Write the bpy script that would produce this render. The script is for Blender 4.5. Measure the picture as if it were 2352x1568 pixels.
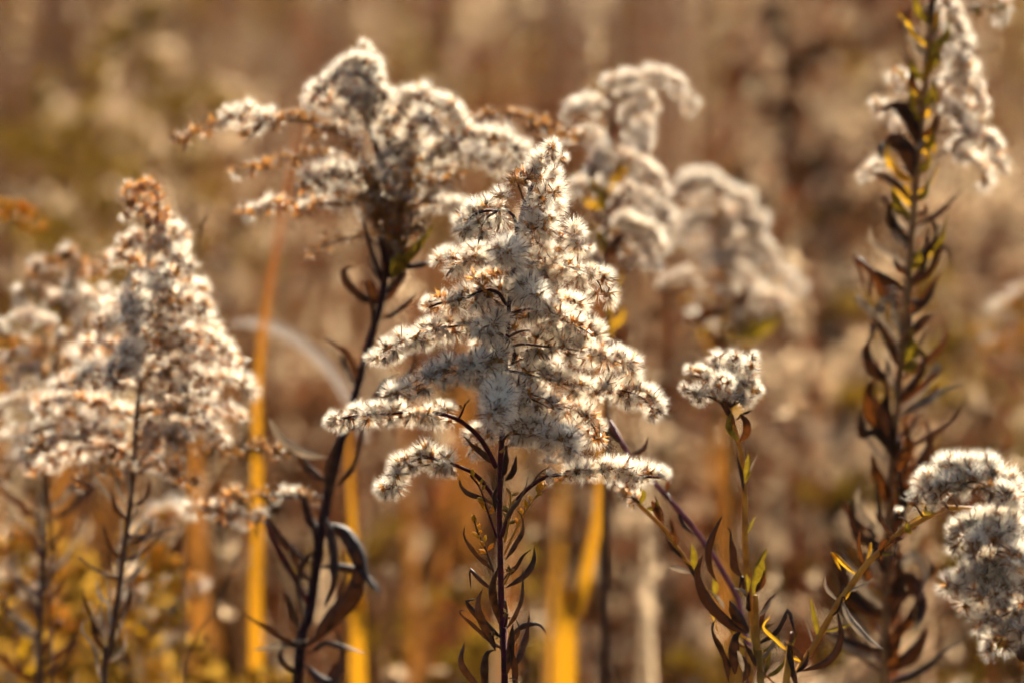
import bpy, math, random
import numpy as np
from mathutils import Vector, Matrix, Quaternion, noise as mnoise

# ------------------------------------------------------------------ scene, camera, world, sun
scene = bpy.context.scene
for o in list(bpy.data.objects):
    bpy.data.objects.remove(o)
COL = scene.collection

TILT = math.radians(5.5)
CAM_H = 1.25
FOCUS = 1.5                      # metres to the sharp plant
cam_data = bpy.data.cameras.new('camera')
cam_data.lens = 200.0
cam_data.sensor_width = 36.0
cam_data.clip_start = 0.05
cam_data.clip_end = 2000.0
cam_data.dof.use_dof = True
cam_data.dof.focus_distance = FOCUS - 0.004
cam_data.dof.aperture_fstop = 13.0
cam_data.dof.aperture_blades = 0
cam = bpy.data.objects.new('camera', cam_data)
COL.objects.link(cam)
CAM = Vector((0.0, -FOCUS * math.cos(TILT), CAM_H))
cam.location = CAM
cam.rotation_euler = (math.pi / 2 - TILT, 0, 0)
scene.camera = cam

SUN = Vector((0.20, 0.77, 0.60)).normalized()       # towards the sun: behind the plants, high, a little to the right
elev = math.asin(SUN.z)
azim = math.atan2(SUN.x, SUN.y)
world = bpy.data.worlds.new('World')
scene.world = world
world.use_nodes = True
nt = world.node_tree
sky = nt.nodes.new('ShaderNodeTexSky')
sky.sky_type = 'NISHITA'
sky.sun_disc = False
sky.sun_elevation = elev
sky.sun_rotation = azim
nt.links.new(sky.outputs[0], nt.nodes['Background'].inputs[0])
nt.nodes['Background'].inputs[1].default_value = 0.05
ld = bpy.data.lights.new('sun', 'SUN')
ld.energy = 5.0
ld.angle = math.radians(0.53)
ld.color = (1.0, 0.88, 0.70)
sun = bpy.data.objects.new('sun', ld)
sun.rotation_euler = SUN.to_track_quat('Z', 'Y').to_euler()
COL.objects.link(sun)

scene.view_settings.view_transform = 'Standard'
scene.view_settings.look = 'None'
scene.view_settings.exposure = 1.42
scene.view_settings.gamma = 1.0
scene.render.engine = 'CYCLES'
cy = scene.cycles
cy.max_bounces = 7
cy.diffuse_bounces = 6
cy.glossy_bounces = 2
cy.transmission_bounces = 8
cy.transparent_max_bounces = 8
cy.use_denoising = True
cy.use_adaptive_sampling = True
cy.adaptive_threshold = 0.09
cy.adaptive_min_samples = 14
cy.use_light_tree = False
cy.sample_clamp_indirect = 6.0
cy.caustics_reflective = False
cy.caustics_refractive = False

rng = random.Random(11)
nrg = np.random.default_rng(5)

# ------------------------------------------------------------------ from the picture to the place
FWD = Vector((0, math.cos(TILT), -math.sin(TILT)))
UPV = Vector((0, math.sin(TILT), math.cos(TILT)))
RGT = Vector((1, 0, 0))
PXW = 2352.0
MM = 0.001

def P(px, py, off=0.0):
    """the point at `off` metres behind the plane of the sharp plant"""
    d = FOCUS + off
    return CAM + FWD * d + RGT * ((px - 1176.0) / PXW * 0.18 * d) + UPV * ((784.0 - py) / PXW * 0.18 * d)

def C1(x, y): return (717.8 + x * 0.3662, 287.1 + y * 0.3662)
def C2(x, y): return (717.8 + x * 0.4874, 803.9 + y * 0.4874)
def C3(x, y): return (1493.0 + x * 0.3044, 1091.0 + y * 0.3044)
def C4(x, y): return (1837.6 + x * 0.5973, 631.6 + y * 0.5973)
def C5(x, y): return (2009.8 + x * 0.3409, 1033.6 + y * 0.3409)

# ------------------------------------------------------------------ materials
MATS = {}
def mat(name, col, col2=None, transl=0.0, tcol=None, rough=0.6, spec=0.3, noise=0.0, per_object=0.0, scale=300.0, bump=0.0, hue=0.0):
    m = bpy.data.materials.new(name)
    m.use_nodes = True
    n = m.node_tree.nodes
    L = m.node_tree.links.new
    pr = n['Principled BSDF']
    out = n['Material Output']
    pr.inputs['Roughness'].default_value = rough
    pr.inputs['Specular IOR Level'].default_value = spec
    rgb = n.new('ShaderNodeRGB'); rgb.outputs[0].default_value = (*col, 1)
    c = rgb.outputs[0]
    if col2 is not None:
        tc = n.new('ShaderNodeTexCoord')
        nz = n.new('ShaderNodeTexNoise'); nz.inputs['Scale'].default_value = scale; nz.inputs['Detail'].default_value = 3.0
        L(tc.outputs['Object'], nz.inputs['Vector'])
        rp = n.new('ShaderNodeValToRGB'); rp.color_ramp.elements[0].position = 0.36; rp.color_ramp.elements[1].position = 0.64
        rp.color_ramp.elements[0].color = (*col, 1); rp.color_ramp.elements[1].color = (*col2, 1)
        L(nz.outputs[0], rp.inputs[0])
        c = rp.outputs[0]
        if bump > 0:
            bp = n.new('ShaderNodeBump'); bp.inputs['Strength'].default_value = bump; bp.inputs['Distance'].default_value = 0.0004
            L(nz.outputs[0], bp.inputs['Height']); L(bp.outputs[0], pr.inputs['Normal'])
    if per_object > 0 or hue > 0:
        oi = n.new('ShaderNodeObjectInfo')
        hs = n.new('ShaderNodeHueSaturation')
        mr = n.new('ShaderNodeMapRange'); mr.inputs[3].default_value = 1 - per_object; mr.inputs[4].default_value = 1 + per_object
        L(oi.outputs['Random'], mr.inputs[0]); L(mr.outputs[0], hs.inputs['Value'])
        if hue > 0:
            m2 = n.new('ShaderNodeMath'); m2.operation = 'MULTIPLY'; m2.inputs[1].default_value = 7.13
            m3 = n.new('ShaderNodeMath'); m3.operation = 'FRACT'
            L(oi.outputs['Random'], m2.inputs[0]); L(m2.outputs[0], m3.inputs[0])
            mh = n.new('ShaderNodeMapRange'); mh.inputs[3].default_value = 0.5 - hue; mh.inputs[4].default_value = 0.5 + hue
            L(m3.outputs[0], mh.inputs[0]); L(mh.outputs[0], hs.inputs['Hue'])
        L(c, hs.inputs['Color']); c = hs.outputs[0]
    L(c, pr.inputs['Base Color'])
    if transl > 0:
        tr = n.new('ShaderNodeBsdfTranslucent')
        if tcol is not None:
            mx = n.new('ShaderNodeMix'); mx.data_type = 'RGBA'; mx.inputs[0].default_value = 0.55
            L(c, mx.inputs[6]); mx.inputs[7].default_value = (*tcol, 1)
            L(mx.outputs[2], tr.inputs[0])
        else:
            L(c, tr.inputs[0])
        ms = n.new('ShaderNodeMixShader'); ms.inputs[0].default_value = transl
        L(pr.outputs[0], ms.inputs[1]); L(tr.outputs[0], ms.inputs[2]); L(ms.outputs[0], out.inputs[0])
    MATS[name] = m
    return m

def soft(name, col, transl=0.5, per_object=0.0, gloss=0.0):
    """thin dry matter: scatters light back and through"""
    m = bpy.data.materials.new(name)
    m.use_nodes = True
    n = m.node_tree.nodes; L = m.node_tree.links.new
    n.remove(n['Principled BSDF'])
    oi = n.new('ShaderNodeObjectInfo')
    mr = n.new('ShaderNodeMapRange'); mr.inputs[3].default_value = 1 - per_object; mr.inputs[4].default_value = 1 + per_object
    L(oi.outputs['Random'], mr.inputs[0])
    vm = n.new('ShaderNodeVectorMath'); vm.operation = 'SCALE'; vm.inputs[0].default_value = col
    L(mr.outputs[0], vm.inputs['Scale'])
    df = n.new('ShaderNodeBsdfDiffuse'); tr = n.new('ShaderNodeBsdfTranslucent')
    L(vm.outputs[0], df.inputs[0]); L(vm.outputs[0], tr.inputs[0])
    ms = n.new('ShaderNodeMixShader'); ms.inputs[0].default_value = transl
    L(df.outputs[0], ms.inputs[1]); L(tr.outputs[0], ms.inputs[2])
    o = ms.outputs[0]
    if gloss > 0:
        gl = n.new('ShaderNodeBsdfGlossy'); gl.inputs['Roughness'].default_value = 0.32; gl.inputs[0].default_value = (1, 0.97, 0.92, 1)
        m2 = n.new('ShaderNodeMixShader'); m2.inputs[0].default_value = gloss
        L(o, m2.inputs[1]); L(gl.outputs[0], m2.inputs[2]); o = m2.outputs[0]
    L(o, n['Material Output'].inputs[0])
    MATS[name] = m
    return m

soft('fluff', (0.945, 0.88, 0.75), 0.84, 0.05, 0.05)
soft('bract', (0.50, 0.23, 0.05), 0.75, 0.35, 0.05)
soft('bract_dark', (0.15, 0.07, 0.028), 0.45, 0.3, 0.05)
mat('stem_dark', (0.042, 0.015, 0.013), (0.022, 0.009, 0.009), rough=0.6, spec=0.15, scale=500, bump=0.3)
mat('stem_red', (0.095, 0.014, 0.018), (0.040, 0.010, 0.010), rough=0.6, spec=0.15, scale=400, bump=0.3)
mat('stem_pink', (0.26, 0.075, 0.08), (0.16, 0.04, 0.045), rough=0.5, spec=0.25, scale=300)
mat('stem_brown', (0.14, 0.062, 0.026), (0.065, 0.028, 0.014), rough=0.6, spec=0.2, scale=300, bump=0.3)
mat('stem_straw', (0.52, 0.29, 0.10), (0.34, 0.16, 0.05), rough=0.5, spec=0.3, scale=300)
mat('stem_tan', (0.34, 0.17, 0.06), (0.19, 0.085, 0.03), rough=0.6, spec=0.2, scale=200)
mat('stem_ochre', (0.58, 0.31, 0.045), (0.36, 0.165, 0.025), transl=0.3, rough=0.5, spec=0.25, scale=250)
soft('stem_fuzz', (0.60, 0.46, 0.36), 0.5)
mat('leaf_brown', (0.105, 0.052, 0.027), (0.040, 0.019, 0.012), transl=0.05, tcol=(0.38, 0.11, 0.015), rough=0.6, spec=0.2, scale=350, bump=0.6, per_object=0.3)
mat('leaf_dark', (0.052, 0.027, 0.017), (0.020, 0.011, 0.008), transl=0.04, tcol=(0.35, 0.10, 0.02), rough=0.6, spec=0.2, scale=350, bump=0.6, per_object=0.3)
mat('leaf_rust', (0.13, 0.042, 0.014), (0.030, 0.014, 0.009), transl=0.13, tcol=(0.40, 0.11, 0.010), rough=0.6, spec=0.2, scale=420, bump=0.5, per_object=0.25)
mat('leaf_pale', (0.42, 0.31, 0.20), (0.22, 0.15, 0.095), transl=0.2, rough=0.6, spec=0.2, scale=200, per_object=0.15)
mat('leaf_yellow', (0.30, 0.20, 0.02), (0.07, 0.042, 0.012), transl=0.22, tcol=(0.50, 0.33, 0.012), rough=0.6, spec=0.2, scale=420, bump=0.5, per_object=0.2)
mat('leaf_gold', (0.55, 0.31, 0.02), (0.36, 0.16, 0.015), transl=0.55, tcol=(0.75, 0.42, 0.012), rough=0.6, spec=0.2, scale=420, per_object=0.25)
mat('bud', (0.34, 0.18, 0.03), transl=0.3, tcol=(0.6, 0.32, 0.03), rough=0.5, spec=0.4, per_object=0.3, hue=0.02)
mat('blade_orange', (0.46, 0.20, 0.025), (0.55, 0.28, 0.03), transl=0.4, tcol=(0.70, 0.30, 0.015), rough=0.45, spec=0.4, scale=12)
mat('blade_yellow', (0.60, 0.36, 0.035), (0.52, 0.27, 0.03), transl=0.4, tcol=(0.80, 0.42, 0.01), rough=0.45, spec=0.4, scale=12)
def blade_mat(name, z0, z1, low, high):
    m = mat(name, low, transl=0.45, rough=0.45, spec=0.3)
    n = m.node_tree.nodes; L = m.node_tree.links.new
    tc = n.new('ShaderNodeTexCoord'); sp = n.new('ShaderNodeSeparateXYZ'); mr = n.new('ShaderNodeMapRange')
    L(tc.outputs['Object'], sp.inputs[0]); L(sp.outputs[2], mr.inputs[0])
    mr.inputs[1].default_value = z0; mr.inputs[2].default_value = z1
    rp = n.new('ShaderNodeValToRGB'); rp.color_ramp.elements[0].color = (*low, 1); rp.color_ramp.elements[1].color = (*high, 1)
    L(mr.outputs[0], rp.inputs[0])
    for q in n:
        if q.type == 'BSDF_PRINCIPLED': L(rp.outputs[0], q.inputs['Base Color'])
        if q.type == 'BSDF_TRANSLUCENT': L(rp.outputs[0], q.inputs[0])
blade_mat('blade_turning', P(590, 1000, .5).z, P(640, 560, .5).z, (0.58, 0.255, 0.010), (0.31, 0.092, 0.018))
blade_mat('blade_gold', P(590, 1300, .5).z, P(640, 700, .5).z, (0.60, 0.275, 0.010), (0.30, 0.09, 0.015))
mat('blade_pale', (0.48, 0.40, 0.33), (0.36, 0.29, 0.23), transl=0.3, rough=0.45, spec=0.4, scale=20)
mat('blade_rust', (0.22, 0.085, 0.022), (0.30, 0.12, 0.025), transl=0.45, tcol=(0.42, 0.16, 0.015), rough=0.5, spec=0.3, scale=12)
mat('blade_brown', (0.11, 0.055, 0.028), (0.07, 0.033, 0.018), transl=0.3, rough=0.5, spec=0.3, scale=12)
mat('blade_tan', (0.37, 0.245, 0.15), (0.27, 0.165, 0.09), transl=0.45, rough=0.5, spec=0.3, scale=12)
# the field behind
soft('field_cream', (0.64, 0.47, 0.29), 0.6, 0.2)
soft('field_tan', (0.20, 0.095, 0.040), 0.5, 0.3)
soft('field_rust', (0.16, 0.046, 0.016), 0.5, 0.3)
soft('field_brown', (0.045, 0.023, 0.011), 0.4, 0.3)
soft('field_olive', (0.27, 0.165, 0.02), 0.5, 0.25)
soft('field_gold', (0.42, 0.24, 0.035), 0.55, 0.2)
soft('field_straw', (0.15, 0.068, 0.028), 0.5)
mat('ground', (0.04, 0.024, 0.013), (0.085, 0.05, 0.027), rough=0.9, spec=0.1, scale=9.0)

# ------------------------------------------------------------------ mesh helpers
class MB:
    """collects vertices and faces with a material slot each"""
    def __init__(self):
        self.v = []; self.f = []; self.m = []; self.n = 0
    def add(self, v, f, mi=0):
        v = np.asarray(v, float).reshape(-1, 3)
        for q in f:
            self.f.append(tuple(int(i) + self.n for i in q))
        self.m.extend([mi] * len(f))
        self.v.append(v); self.n += len(v)
    def mesh(self, name, mats, origin=(0, 0, 0), smooth=True):
        V = np.concatenate(self.v) - np.asarray(origin, float)
        me = bpy.data.meshes.new(name)
        me.from_pydata(V.tolist(), [], self.f)
        for m in mats: me.materials.append(MATS[m])
        me.polygons.foreach_set('material_index', self.m)
        if smooth: me.polygons.foreach_set('use_smooth', [True] * len(self.f))
        me.update()
        return me

def link(name, data, parent=None, loc=(0, 0, 0)):
    o = bpy.data.objects.new(name, data)
    COL.objects.link(o)
    if parent is not None: o.parent = parent
    o.location = loc
    return o

def tag(o, label=None, cat=None, group=None, kind=None):
    if label: o['label'] = label
    if cat: o['category'] = cat
    if group: o['group'] = group
    if kind: o['kind'] = kind
    return o

def spline(pts, n):
    """Catmull-Rom through 3-D points, n samples evenly spread by length"""
    p = [np.array(q, float) for q in pts]
    if len(p) == 2: p = [p[0], (p[0] + p[1]) / 2, p[1]]
    p = [2 * p[0] - p[1]] + p + [2 * p[-1] - p[-2]]
    fine = []
    for i in range(1, len(p) - 2):
        a, b, c, d = p[i - 1], p[i], p[i + 1], p[i + 2]
        for t in np.linspace(0, 1, 14, endpoint=False):
            fine.append(0.5 * ((2 * b) + (c - a) * t + (2 * a - 5 * b + 4 * c - d) * t * t + (3 * b - 3 * c + d - a) * t ** 3))
    fine.append(p[-2])
    fine = np.array(fine)
    s = np.concatenate([[0], np.cumsum(np.linalg.norm(np.diff(fine, axis=0), axis=1))])
    u = np.linspace(0, s[-1], n)
    return np.stack([np.interp(u, s, fine[:, k]) for k in range(3)], 1), s[-1]

def unit(a):
    a = np.asarray(a, float)
    return a / (np.linalg.norm(a, axis=-1, keepdims=True) + 1e-12)

VIEW = np.array(FWD)
def frames(pts, ref=None):
    """tangent, side and normal along a path"""
    t = unit(np.gradient(pts, axis=0))
    ref = VIEW if ref is None else np.asarray(ref, float)
    s = np.cross(t[0], ref)
    if np.linalg.norm(s) < 1e-3: s = np.cross(t[0], np.array((1.0, 0.1, 0.3)))
    S = [unit(s)]
    for i in range(1, len(pts)):
        q = S[-1] - t[i] * np.dot(S[-1], t[i])
        S.append(unit(q))
    S = np.array(S)
    return t, S, np.cross(S, t)

def tube(mb, pts, radii, sides=7, mi=0, cap=True):
    t, S, N = frames(pts)
    n = len(pts)
    a = np.linspace(0, 2 * math.pi, sides, endpoint=False)
    r = np.asarray(radii, float).reshape(-1, 1, 1)
    V = pts[:, None, :] + r * (np.cos(a)[None, :, None] * S[:, None, :] + np.sin(a)[None, :, None] * N[:, None, :])
    f = []
    for i in range(n - 1):
        for j in range(sides):
            k = (j + 1) % sides
            f.append((i * sides + j, i * sides + k, (i + 1) * sides + k, (i + 1) * sides + j))
    if cap:
        f.append(tuple(range((n - 1) * sides, n * sides)))
    mb.add(V, f, mi)

def strip(mb, pts, width, roll=0.0, twist=0.0, fold=0.35, mi=0, cols=5, peak=0.4, base=0.15, wave=0.0):
    """a lance-shaped leaf along a path: width in metres, roll 0 = broad side to the viewer"""
    t, S, N = frames(pts)
    n = len(pts)
    u = np.linspace(0, 1, n)
    prof = np.where(u < peak, base + (1 - base) * np.sin(0.5 * math.pi * u / peak), np.cos(0.5 * math.pi * ((u - peak) / (1 - peak))) ** 0.8)
    prof = np.maximum(prof, 0.02)
    ang = roll + twist * u
    sd = np.cos(ang)[:, None] * S + np.sin(ang)[:, None] * N
    nm = np.cross(sd, t)
    V = []
    for c in np.linspace(-1, 1, cols):
        w = 0.5 * width * prof[:, None]
        V.append(pts + sd * w * c + nm * w * (fold * abs(c) ** 1.6 + wave * np.sin(u * 17 + c * 2.0)[:, None] * abs(c)))
    V = np.stack(V, 1).reshape(-1, 3)
    f = []
    for i in range(n - 1):
        for j in range(cols - 1):
            f.append((i * cols + j, i * cols + j + 1, (i + 1) * cols + j + 1, (i + 1) * cols + j))
    mb.add(V, f, mi)

def rand_dirs(r, n, axis, amax):
    """directions within amax radians of the axis, evenly over the cap"""
    axis = unit(axis)
    z = 1 - r.random(n) * (1 - math.cos(amax))
    ph = r.random(n) * 2 * math.pi
    s = np.sqrt(1 - z * z)
    h = np.array((1.0, 0, 0)) if abs(axis[0]) < 0.8 else np.array((0, 1.0, 0))
    e1 = unit(np.cross(axis, h)); e2 = np.cross(axis, e1)
    return s[:, None] * np.cos(ph)[:, None] * e1 + s[:, None] * np.sin(ph)[:, None] * e2 + z[:, None] * axis

def needles(mb, r, base, dirs, length, w, mi):
    """thin tapering hairs"""
    n = len(dirs)
    base = np.broadcast_to(np.asarray(base, float), (n, 3))
    side = unit(np.cross(dirs, unit(r.normal(size=(n, 3)))))
    L = np.broadcast_to(np.asarray(length, float), (n,))[:, None]
    W = np.broadcast_to(np.asarray(w, float), (n,))[:, None]
    V = np.stack([base - side * W * .5, base + side * W * .5, base + dirs * L], 1).reshape(-1, 3)
    mb.add(V, np.arange(3 * n).reshape(n, 3).tolist(), mi)

def petals(mb, r, base, dirs, length, w, mi, cup=0.25):
    """small pointed bracts: four-cornered, a little cupped"""
    n = len(dirs)
    base = np.broadcast_to(np.asarray(base, float), (n, 3))
    side = unit(np.cross(dirs, np.array((0.02, 0.03, 1.0)) + r.normal(size=(n, 3)) * 0.35))
    nm = np.cross(side, dirs)
    L = np.broadcast_to(np.asarray(length, float), (n,))[:, None]
    W = np.broadcast_to(np.asarray(w, float), (n,))[:, None]
    mid = base + dirs * L * 0.5 - nm * L * cup * 0.25
    tip = base + dirs * L + nm * L * cup * (r.random((n, 1)) * 1.6 - 0.5)
    V = np.stack([base - side * W * .25, base + side * W * .25, mid + side * W * .5, tip, mid - side * W * .5], 1).reshape(-1, 3)
    f = []
    for i in range(n):
        k = 5 * i
        f.append((k, k + 1, k + 2, k + 4)); f.append((k + 4, k + 2, k + 3))
    mb.add(V, f, mi)

# ------------------------------------------------------------------ seed tufts (one capitulum each), buds
def make_tuft(seed, hairs=20, achenes=15, spread=1.5, bare=False, bracts=11, florets=(3, 7)):
    r = np.random.default_rng(seed)
    mb = MB()
    # pedicel and receptacle
    pts = np.array([(0, 0, -1.2), (0.05, 0, -0.5), (0, 0, 0.25)]) * MM
    tube(mb, pts, [0.16 * MM, 0.18 * MM, 0.42 * MM], 5, 1)
    Z = (0, 0, 1)
    # bracts round the receptacle
    nb = bracts if not bare else 15
    d = rand_dirs(r, nb, Z, 1.35); d[:, 2] = np.abs(d[:, 2]) * 0.55 + (0.05 if bare else 0.25); d = unit(d)
    petals(mb, r, (0, 0, 0.1 * MM), d, (1.8 + 1.3 * r.random(nb)) * MM, (0.42 + .22 * r.random(nb)) * MM, 1)
    # dried florets standing among the hairs
    nf = int(r.integers(*florets))
    d = rand_dirs(r, nf, Z, 1.3)
    petals(mb, r, d * 1.0 * MM, d, (2.2 + 1.0 * r.random(nf)) * MM, (0.30 + .2 * r.random(nf)) * MM, 2, cup=0.5)
    # each seed with its brush of hairs
    na = achenes if not bare else 3
    ad = rand_dirs(r, na, Z, spread)
    for a in ad:
        L0 = (0.9 + 0.5 * r.random()) * MM
        petals(mb, r, a * 0.3 * MM, unit(a[None, :]), L0, 0.30 * MM, 2)
        d = rand_dirs(r, hairs, a, 0.75)
        needles(mb, r, a * L0 * 0.9, d, (2.2 + 1.3 * r.random(hairs)) * MM, (0.068 + 0.035 * r.random(hairs)) * MM, 0)
    return mb.mesh('seed_tuft_%s' % seed, ['fluff', 'bract', 'bract_dark'], smooth=False)

TUFTS = [make_tuft(100 + i, spread=1.25 + 0.1 * (i % 5)) for i in range(9)]
LOOSE = [make_tuft(150 + i, hairs=11, achenes=13, spread=1.25 + 0.1 * (i % 5), bracts=6, florets=(1, 4)) for i in range(7)]
BARE = [make_tuft(200 + i, hairs=6, bare=True, spread=1.3) for i in range(4)]

def make_bud(seed, mats=('bud', 'leaf_brown')):
    r = np.random.default_rng(seed)
    mb = MB()
    pts = np.array([(0, 0, -0.3), (0, 0, 0.2), (0.05, 0.02, 0.9), (0.02, 0.05, 1.6), (0, 0, 2.0)]) * MM
    tube(mb, pts, np.array([0.12, 0.38, 0.5, 0.34, 0.06]) * MM, 6, 0)
    d = rand_dirs(r, 4, (0, 0, 1), 0.7)
    petals(mb, r, (0, 0, 0.1 * MM), d, 1.5 * MM, 0.5 * MM, 1)
    return mb.mesh('bud_%d' % seed, list(mats))
mat('bud_gold', (0.66, 0.37, 0.03), transl=0.5, tcol=(0.85, 0.48, 0.02), rough=0.6, spec=0.2, per_object=0.25, hue=0.015)
GOLD = [make_bud(320 + i, ('bud_gold', 'bud_gold')) for i in range(3)]
BUDS = [make_bud(300 + i) for i in range(3)]

def place(meshes, name, parent, pos, axis, scale, r, roll=None):
    """a shared mesh set on a parent that carries no rotation"""
    o = bpy.data.objects.new(name, meshes[0 if r is None else r.randrange(len(meshes))])
    COL.objects.link(o)
    o.parent = parent
    o.location = pos
    q = Vector(axis).to_track_quat('Z', 'Y') @ Quaternion((0, 0, 1), r.random() * 6.283 if roll is None else roll)
    o.rotation_mode = 'QUATERNION'
    o.rotation_quaternion = q
    o.scale = (scale, scale, scale)
    return o

# ------------------------------------------------------------------ a goldenrod plant
PLANTS = []
class Plant:
    def finish(self, most=300):
        """the tufts nearest the viewer become parts of their own, the rest of the wool is one part"""
        near = sorted((t for t in self.tufts if not t[0]), key=lambda t: float(np.dot(t[4], VIEW)) - 0.004 * t[7])
        rest = near[most:] + [t for t in self.tufts if t[0]]
        for st, b, o, me, c, ax, roll, sz in near[:most]:
            place([me], 'seed_tuft', b, Vector(c - o), ax, sz, None, roll)
        if rest:
            mb = MB()
            for st, b, o, me, c, ax, roll, sz in rest:
                if me.name not in RAW:
                    RAW[me.name] = (np.array([v.co[:] for v in me.vertices]), [tuple(p.vertices) for p in me.polygons], [p.material_index for p in me.polygons])
                V, F, MI = RAW[me.name]
                M = np.array((Vector(ax).to_track_quat('Z', 'Y') @ Quaternion((0, 0, 1), roll)).to_matrix())
                n = mb.n
                mb.v.append(V @ M.T * sz + c)
                mb.f.extend(tuple(w + n for w in g) for g in F)
                mb.m.extend(MI); mb.n += len(V)
            g = link('inner_seed_fluff', mb.mesh('inner_seed_fluff', ['fluff', 'bract', 'bract_dark'], origin=self.base, smooth=False), self.e)
            g['kind'] = 'stuff'
    def __init__(self, name, label, cat, stem, off, r_bot, r_top, smat, group=None, seed=1, fuzz=0, to_ground=True):
        self.r = random.Random(seed); self.n = np.random.default_rng(seed)
        pts = [np.array(P(p[0], p[1], off + (p[2] if len(p) > 2 else 0.0))) for p in stem]   # bottom first
        self.off = off
        self.tufts = []
        PLANTS.append(self)
        if to_ground:
            b = pts[0]; lean = (pts[0] - pts[1]) / max(abs(pts[0][2] - pts[1][2]), 1e-4)
            lean = np.clip(lean, -0.12, 0.12)
            g = np.array((b[0] + lean[0] * b[2] * 0.4, b[1], 0.0))
            m = (b + g) / 2 + np.array((lean[0] * 0.06, 0, 0))
            path = [g, (g + m) / 2, m, (m + b) / 2] + pts
        else:
            path = pts
        self.base = np.array(path[0])
        self.e = link(name, None, None, Vector(path[0]))
        self.e.empty_display_size = 0.02
        tag(self.e, label, cat, group)
        q, L = spline(path, 90)
        self.stem_path = q
        u = np.linspace(0, 1, len(q))
        rad = (r_bot + (r_top - r_bot) * u ** 7) * MM * (1 + 0.06 * np.sin(u * 140 + seed))
        mb = MB(); tube(mb, q, rad, 9, 0)
        mats = [smat]
        if fuzz:
            k = np.flatnonzero(q[:, 2] > q[-1][2] - 0.22)
            i = self.n.choice(k[:-1], fuzz); tt = self.n.random(fuzz)[:, None]
            c = q[i] * (1 - tt) + q[i + 1] * tt
            d = unit(self.n.normal(size=(fuzz, 3)))
            needles(mb, self.n, c + d * rad[i][:, None] * 0.8, unit(d + np.array((0, 0, 0.4))), 0.55 * MM, 0.05 * MM, 1)
            mats.append('stem_fuzz')
        link('stem', mb.mesh('stem', mats, origin=self.base), self.e)
    def path3(self, pts, depth):
        ds = np.interp(np.linspace(0, 1, len(pts)), np.linspace(0, 1, len(depth)), depth)
        return [np.array(P(p[0], p[1], self.off + d * MM)) for p, d in zip(pts, ds)]
    tuft_scale = 1.0
    leaf_scale = 0.8
    min_bare = 0.0
    kind = LOOSE
    up = 0.45
    dens = 1.0
    def branch(self, pts, depth=(0, 0), bare=0.0, spacing=1.9, size=1.0, brown=0.0, rad=(0.36, 0.16), smat='stem_brown', up=None,
               name='seed_branch', end=1.0, stuff=False, rows=1, buds=0.0, thick=1.0, world=None, gold=False):
        up = self.up if up is None else up
        p3 = self.path3(pts, depth) if world is None else world
        q, L = spline(p3, 24)
        o = q[0]
        mb = MB(); tube(mb, q, np.linspace(rad[0], rad[1], len(q)) * MM, 6, 0)
        b = link(name, mb.mesh(name, [smat], origin=o), self.e, Vector(o - self.base))
        t, S, N = frames(q)
        n = max(1, int(L * (end - bare) / (spacing * MM) * self.dens))
        size = size * self.tuft_scale
        bare = max(bare, min(0.5, self.min_bare * MM / L))
        r = self.r
        for k in range(n * rows):
            u = bare + (end - bare) * ((k // rows) + r.random() * 0.9) / n
            x = min(u, 0.999) * (len(q) - 1); i = int(x); f = x - i
            j = min(i + 1, len(q) - 1)
            c = q[i] * (1 - f) + q[j] * f
            a = r.random() * 6.283
            ax = math.cos(a) * S[i] + math.sin(a) * N[i] + np.array((0, 0, up)) + t[i] * (0.25 + 0.9 * max(0, (u - 0.88) / 0.12))
            ax = unit(ax + np.array((r.gauss(0, .15), r.gauss(0, .15), r.gauss(0, .15))))
            c = c + ax * (0.9 + 0.9 * r.random()) * MM * thick
            br = brown(u) if callable(brown) else brown
            sz = size * (0.68 + 0.52 * r.random())
            if buds > 0 and r.random() < buds:
                place(GOLD if gold else BUDS, 'bud', b, Vector(c - o), ax, sz, r)
                continue
            src = BARE if r.random() < br else self.kind
            self.tufts.append((stuff, b, o, src[r.randrange(len(src))], c, ax, r.random() * 6.283, sz))
        return b
    def leaf(self, pts, depth=(0, 0), width=3.2, roll=0.6, twist=0.5, lmat='leaf_brown', fold=0.75, name='leaf', peak=0.4, wave=0.16, n=14):
        q, L = spline(self.path3(pts, depth), n)
        mb = MB(); strip(mb, q, width * MM * self.leaf_scale, roll + self.r.gauss(0, .25), twist + self.r.gauss(0, .6), fold, 0, peak=peak, wave=wave)
        return link(name, mb.mesh(name, [lmat], origin=q[0]), self.e, Vector(q[0] - self.base))
    def twig(self, pts, depth=(0, 0), rad=(0.6, 0.4), smat='stem_brown', name='side_twig'):
        q, L = spline(self.path3(pts, depth), 20)
        mb = MB(); tube(mb, q, np.linspace(rad[0], rad[1], len(q)) * MM, 7, 0)
        return link(name, mb.mesh(name, [smat], origin=q[0]), self.e, Vector(q[0] - self.base))
RAW = {}
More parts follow.
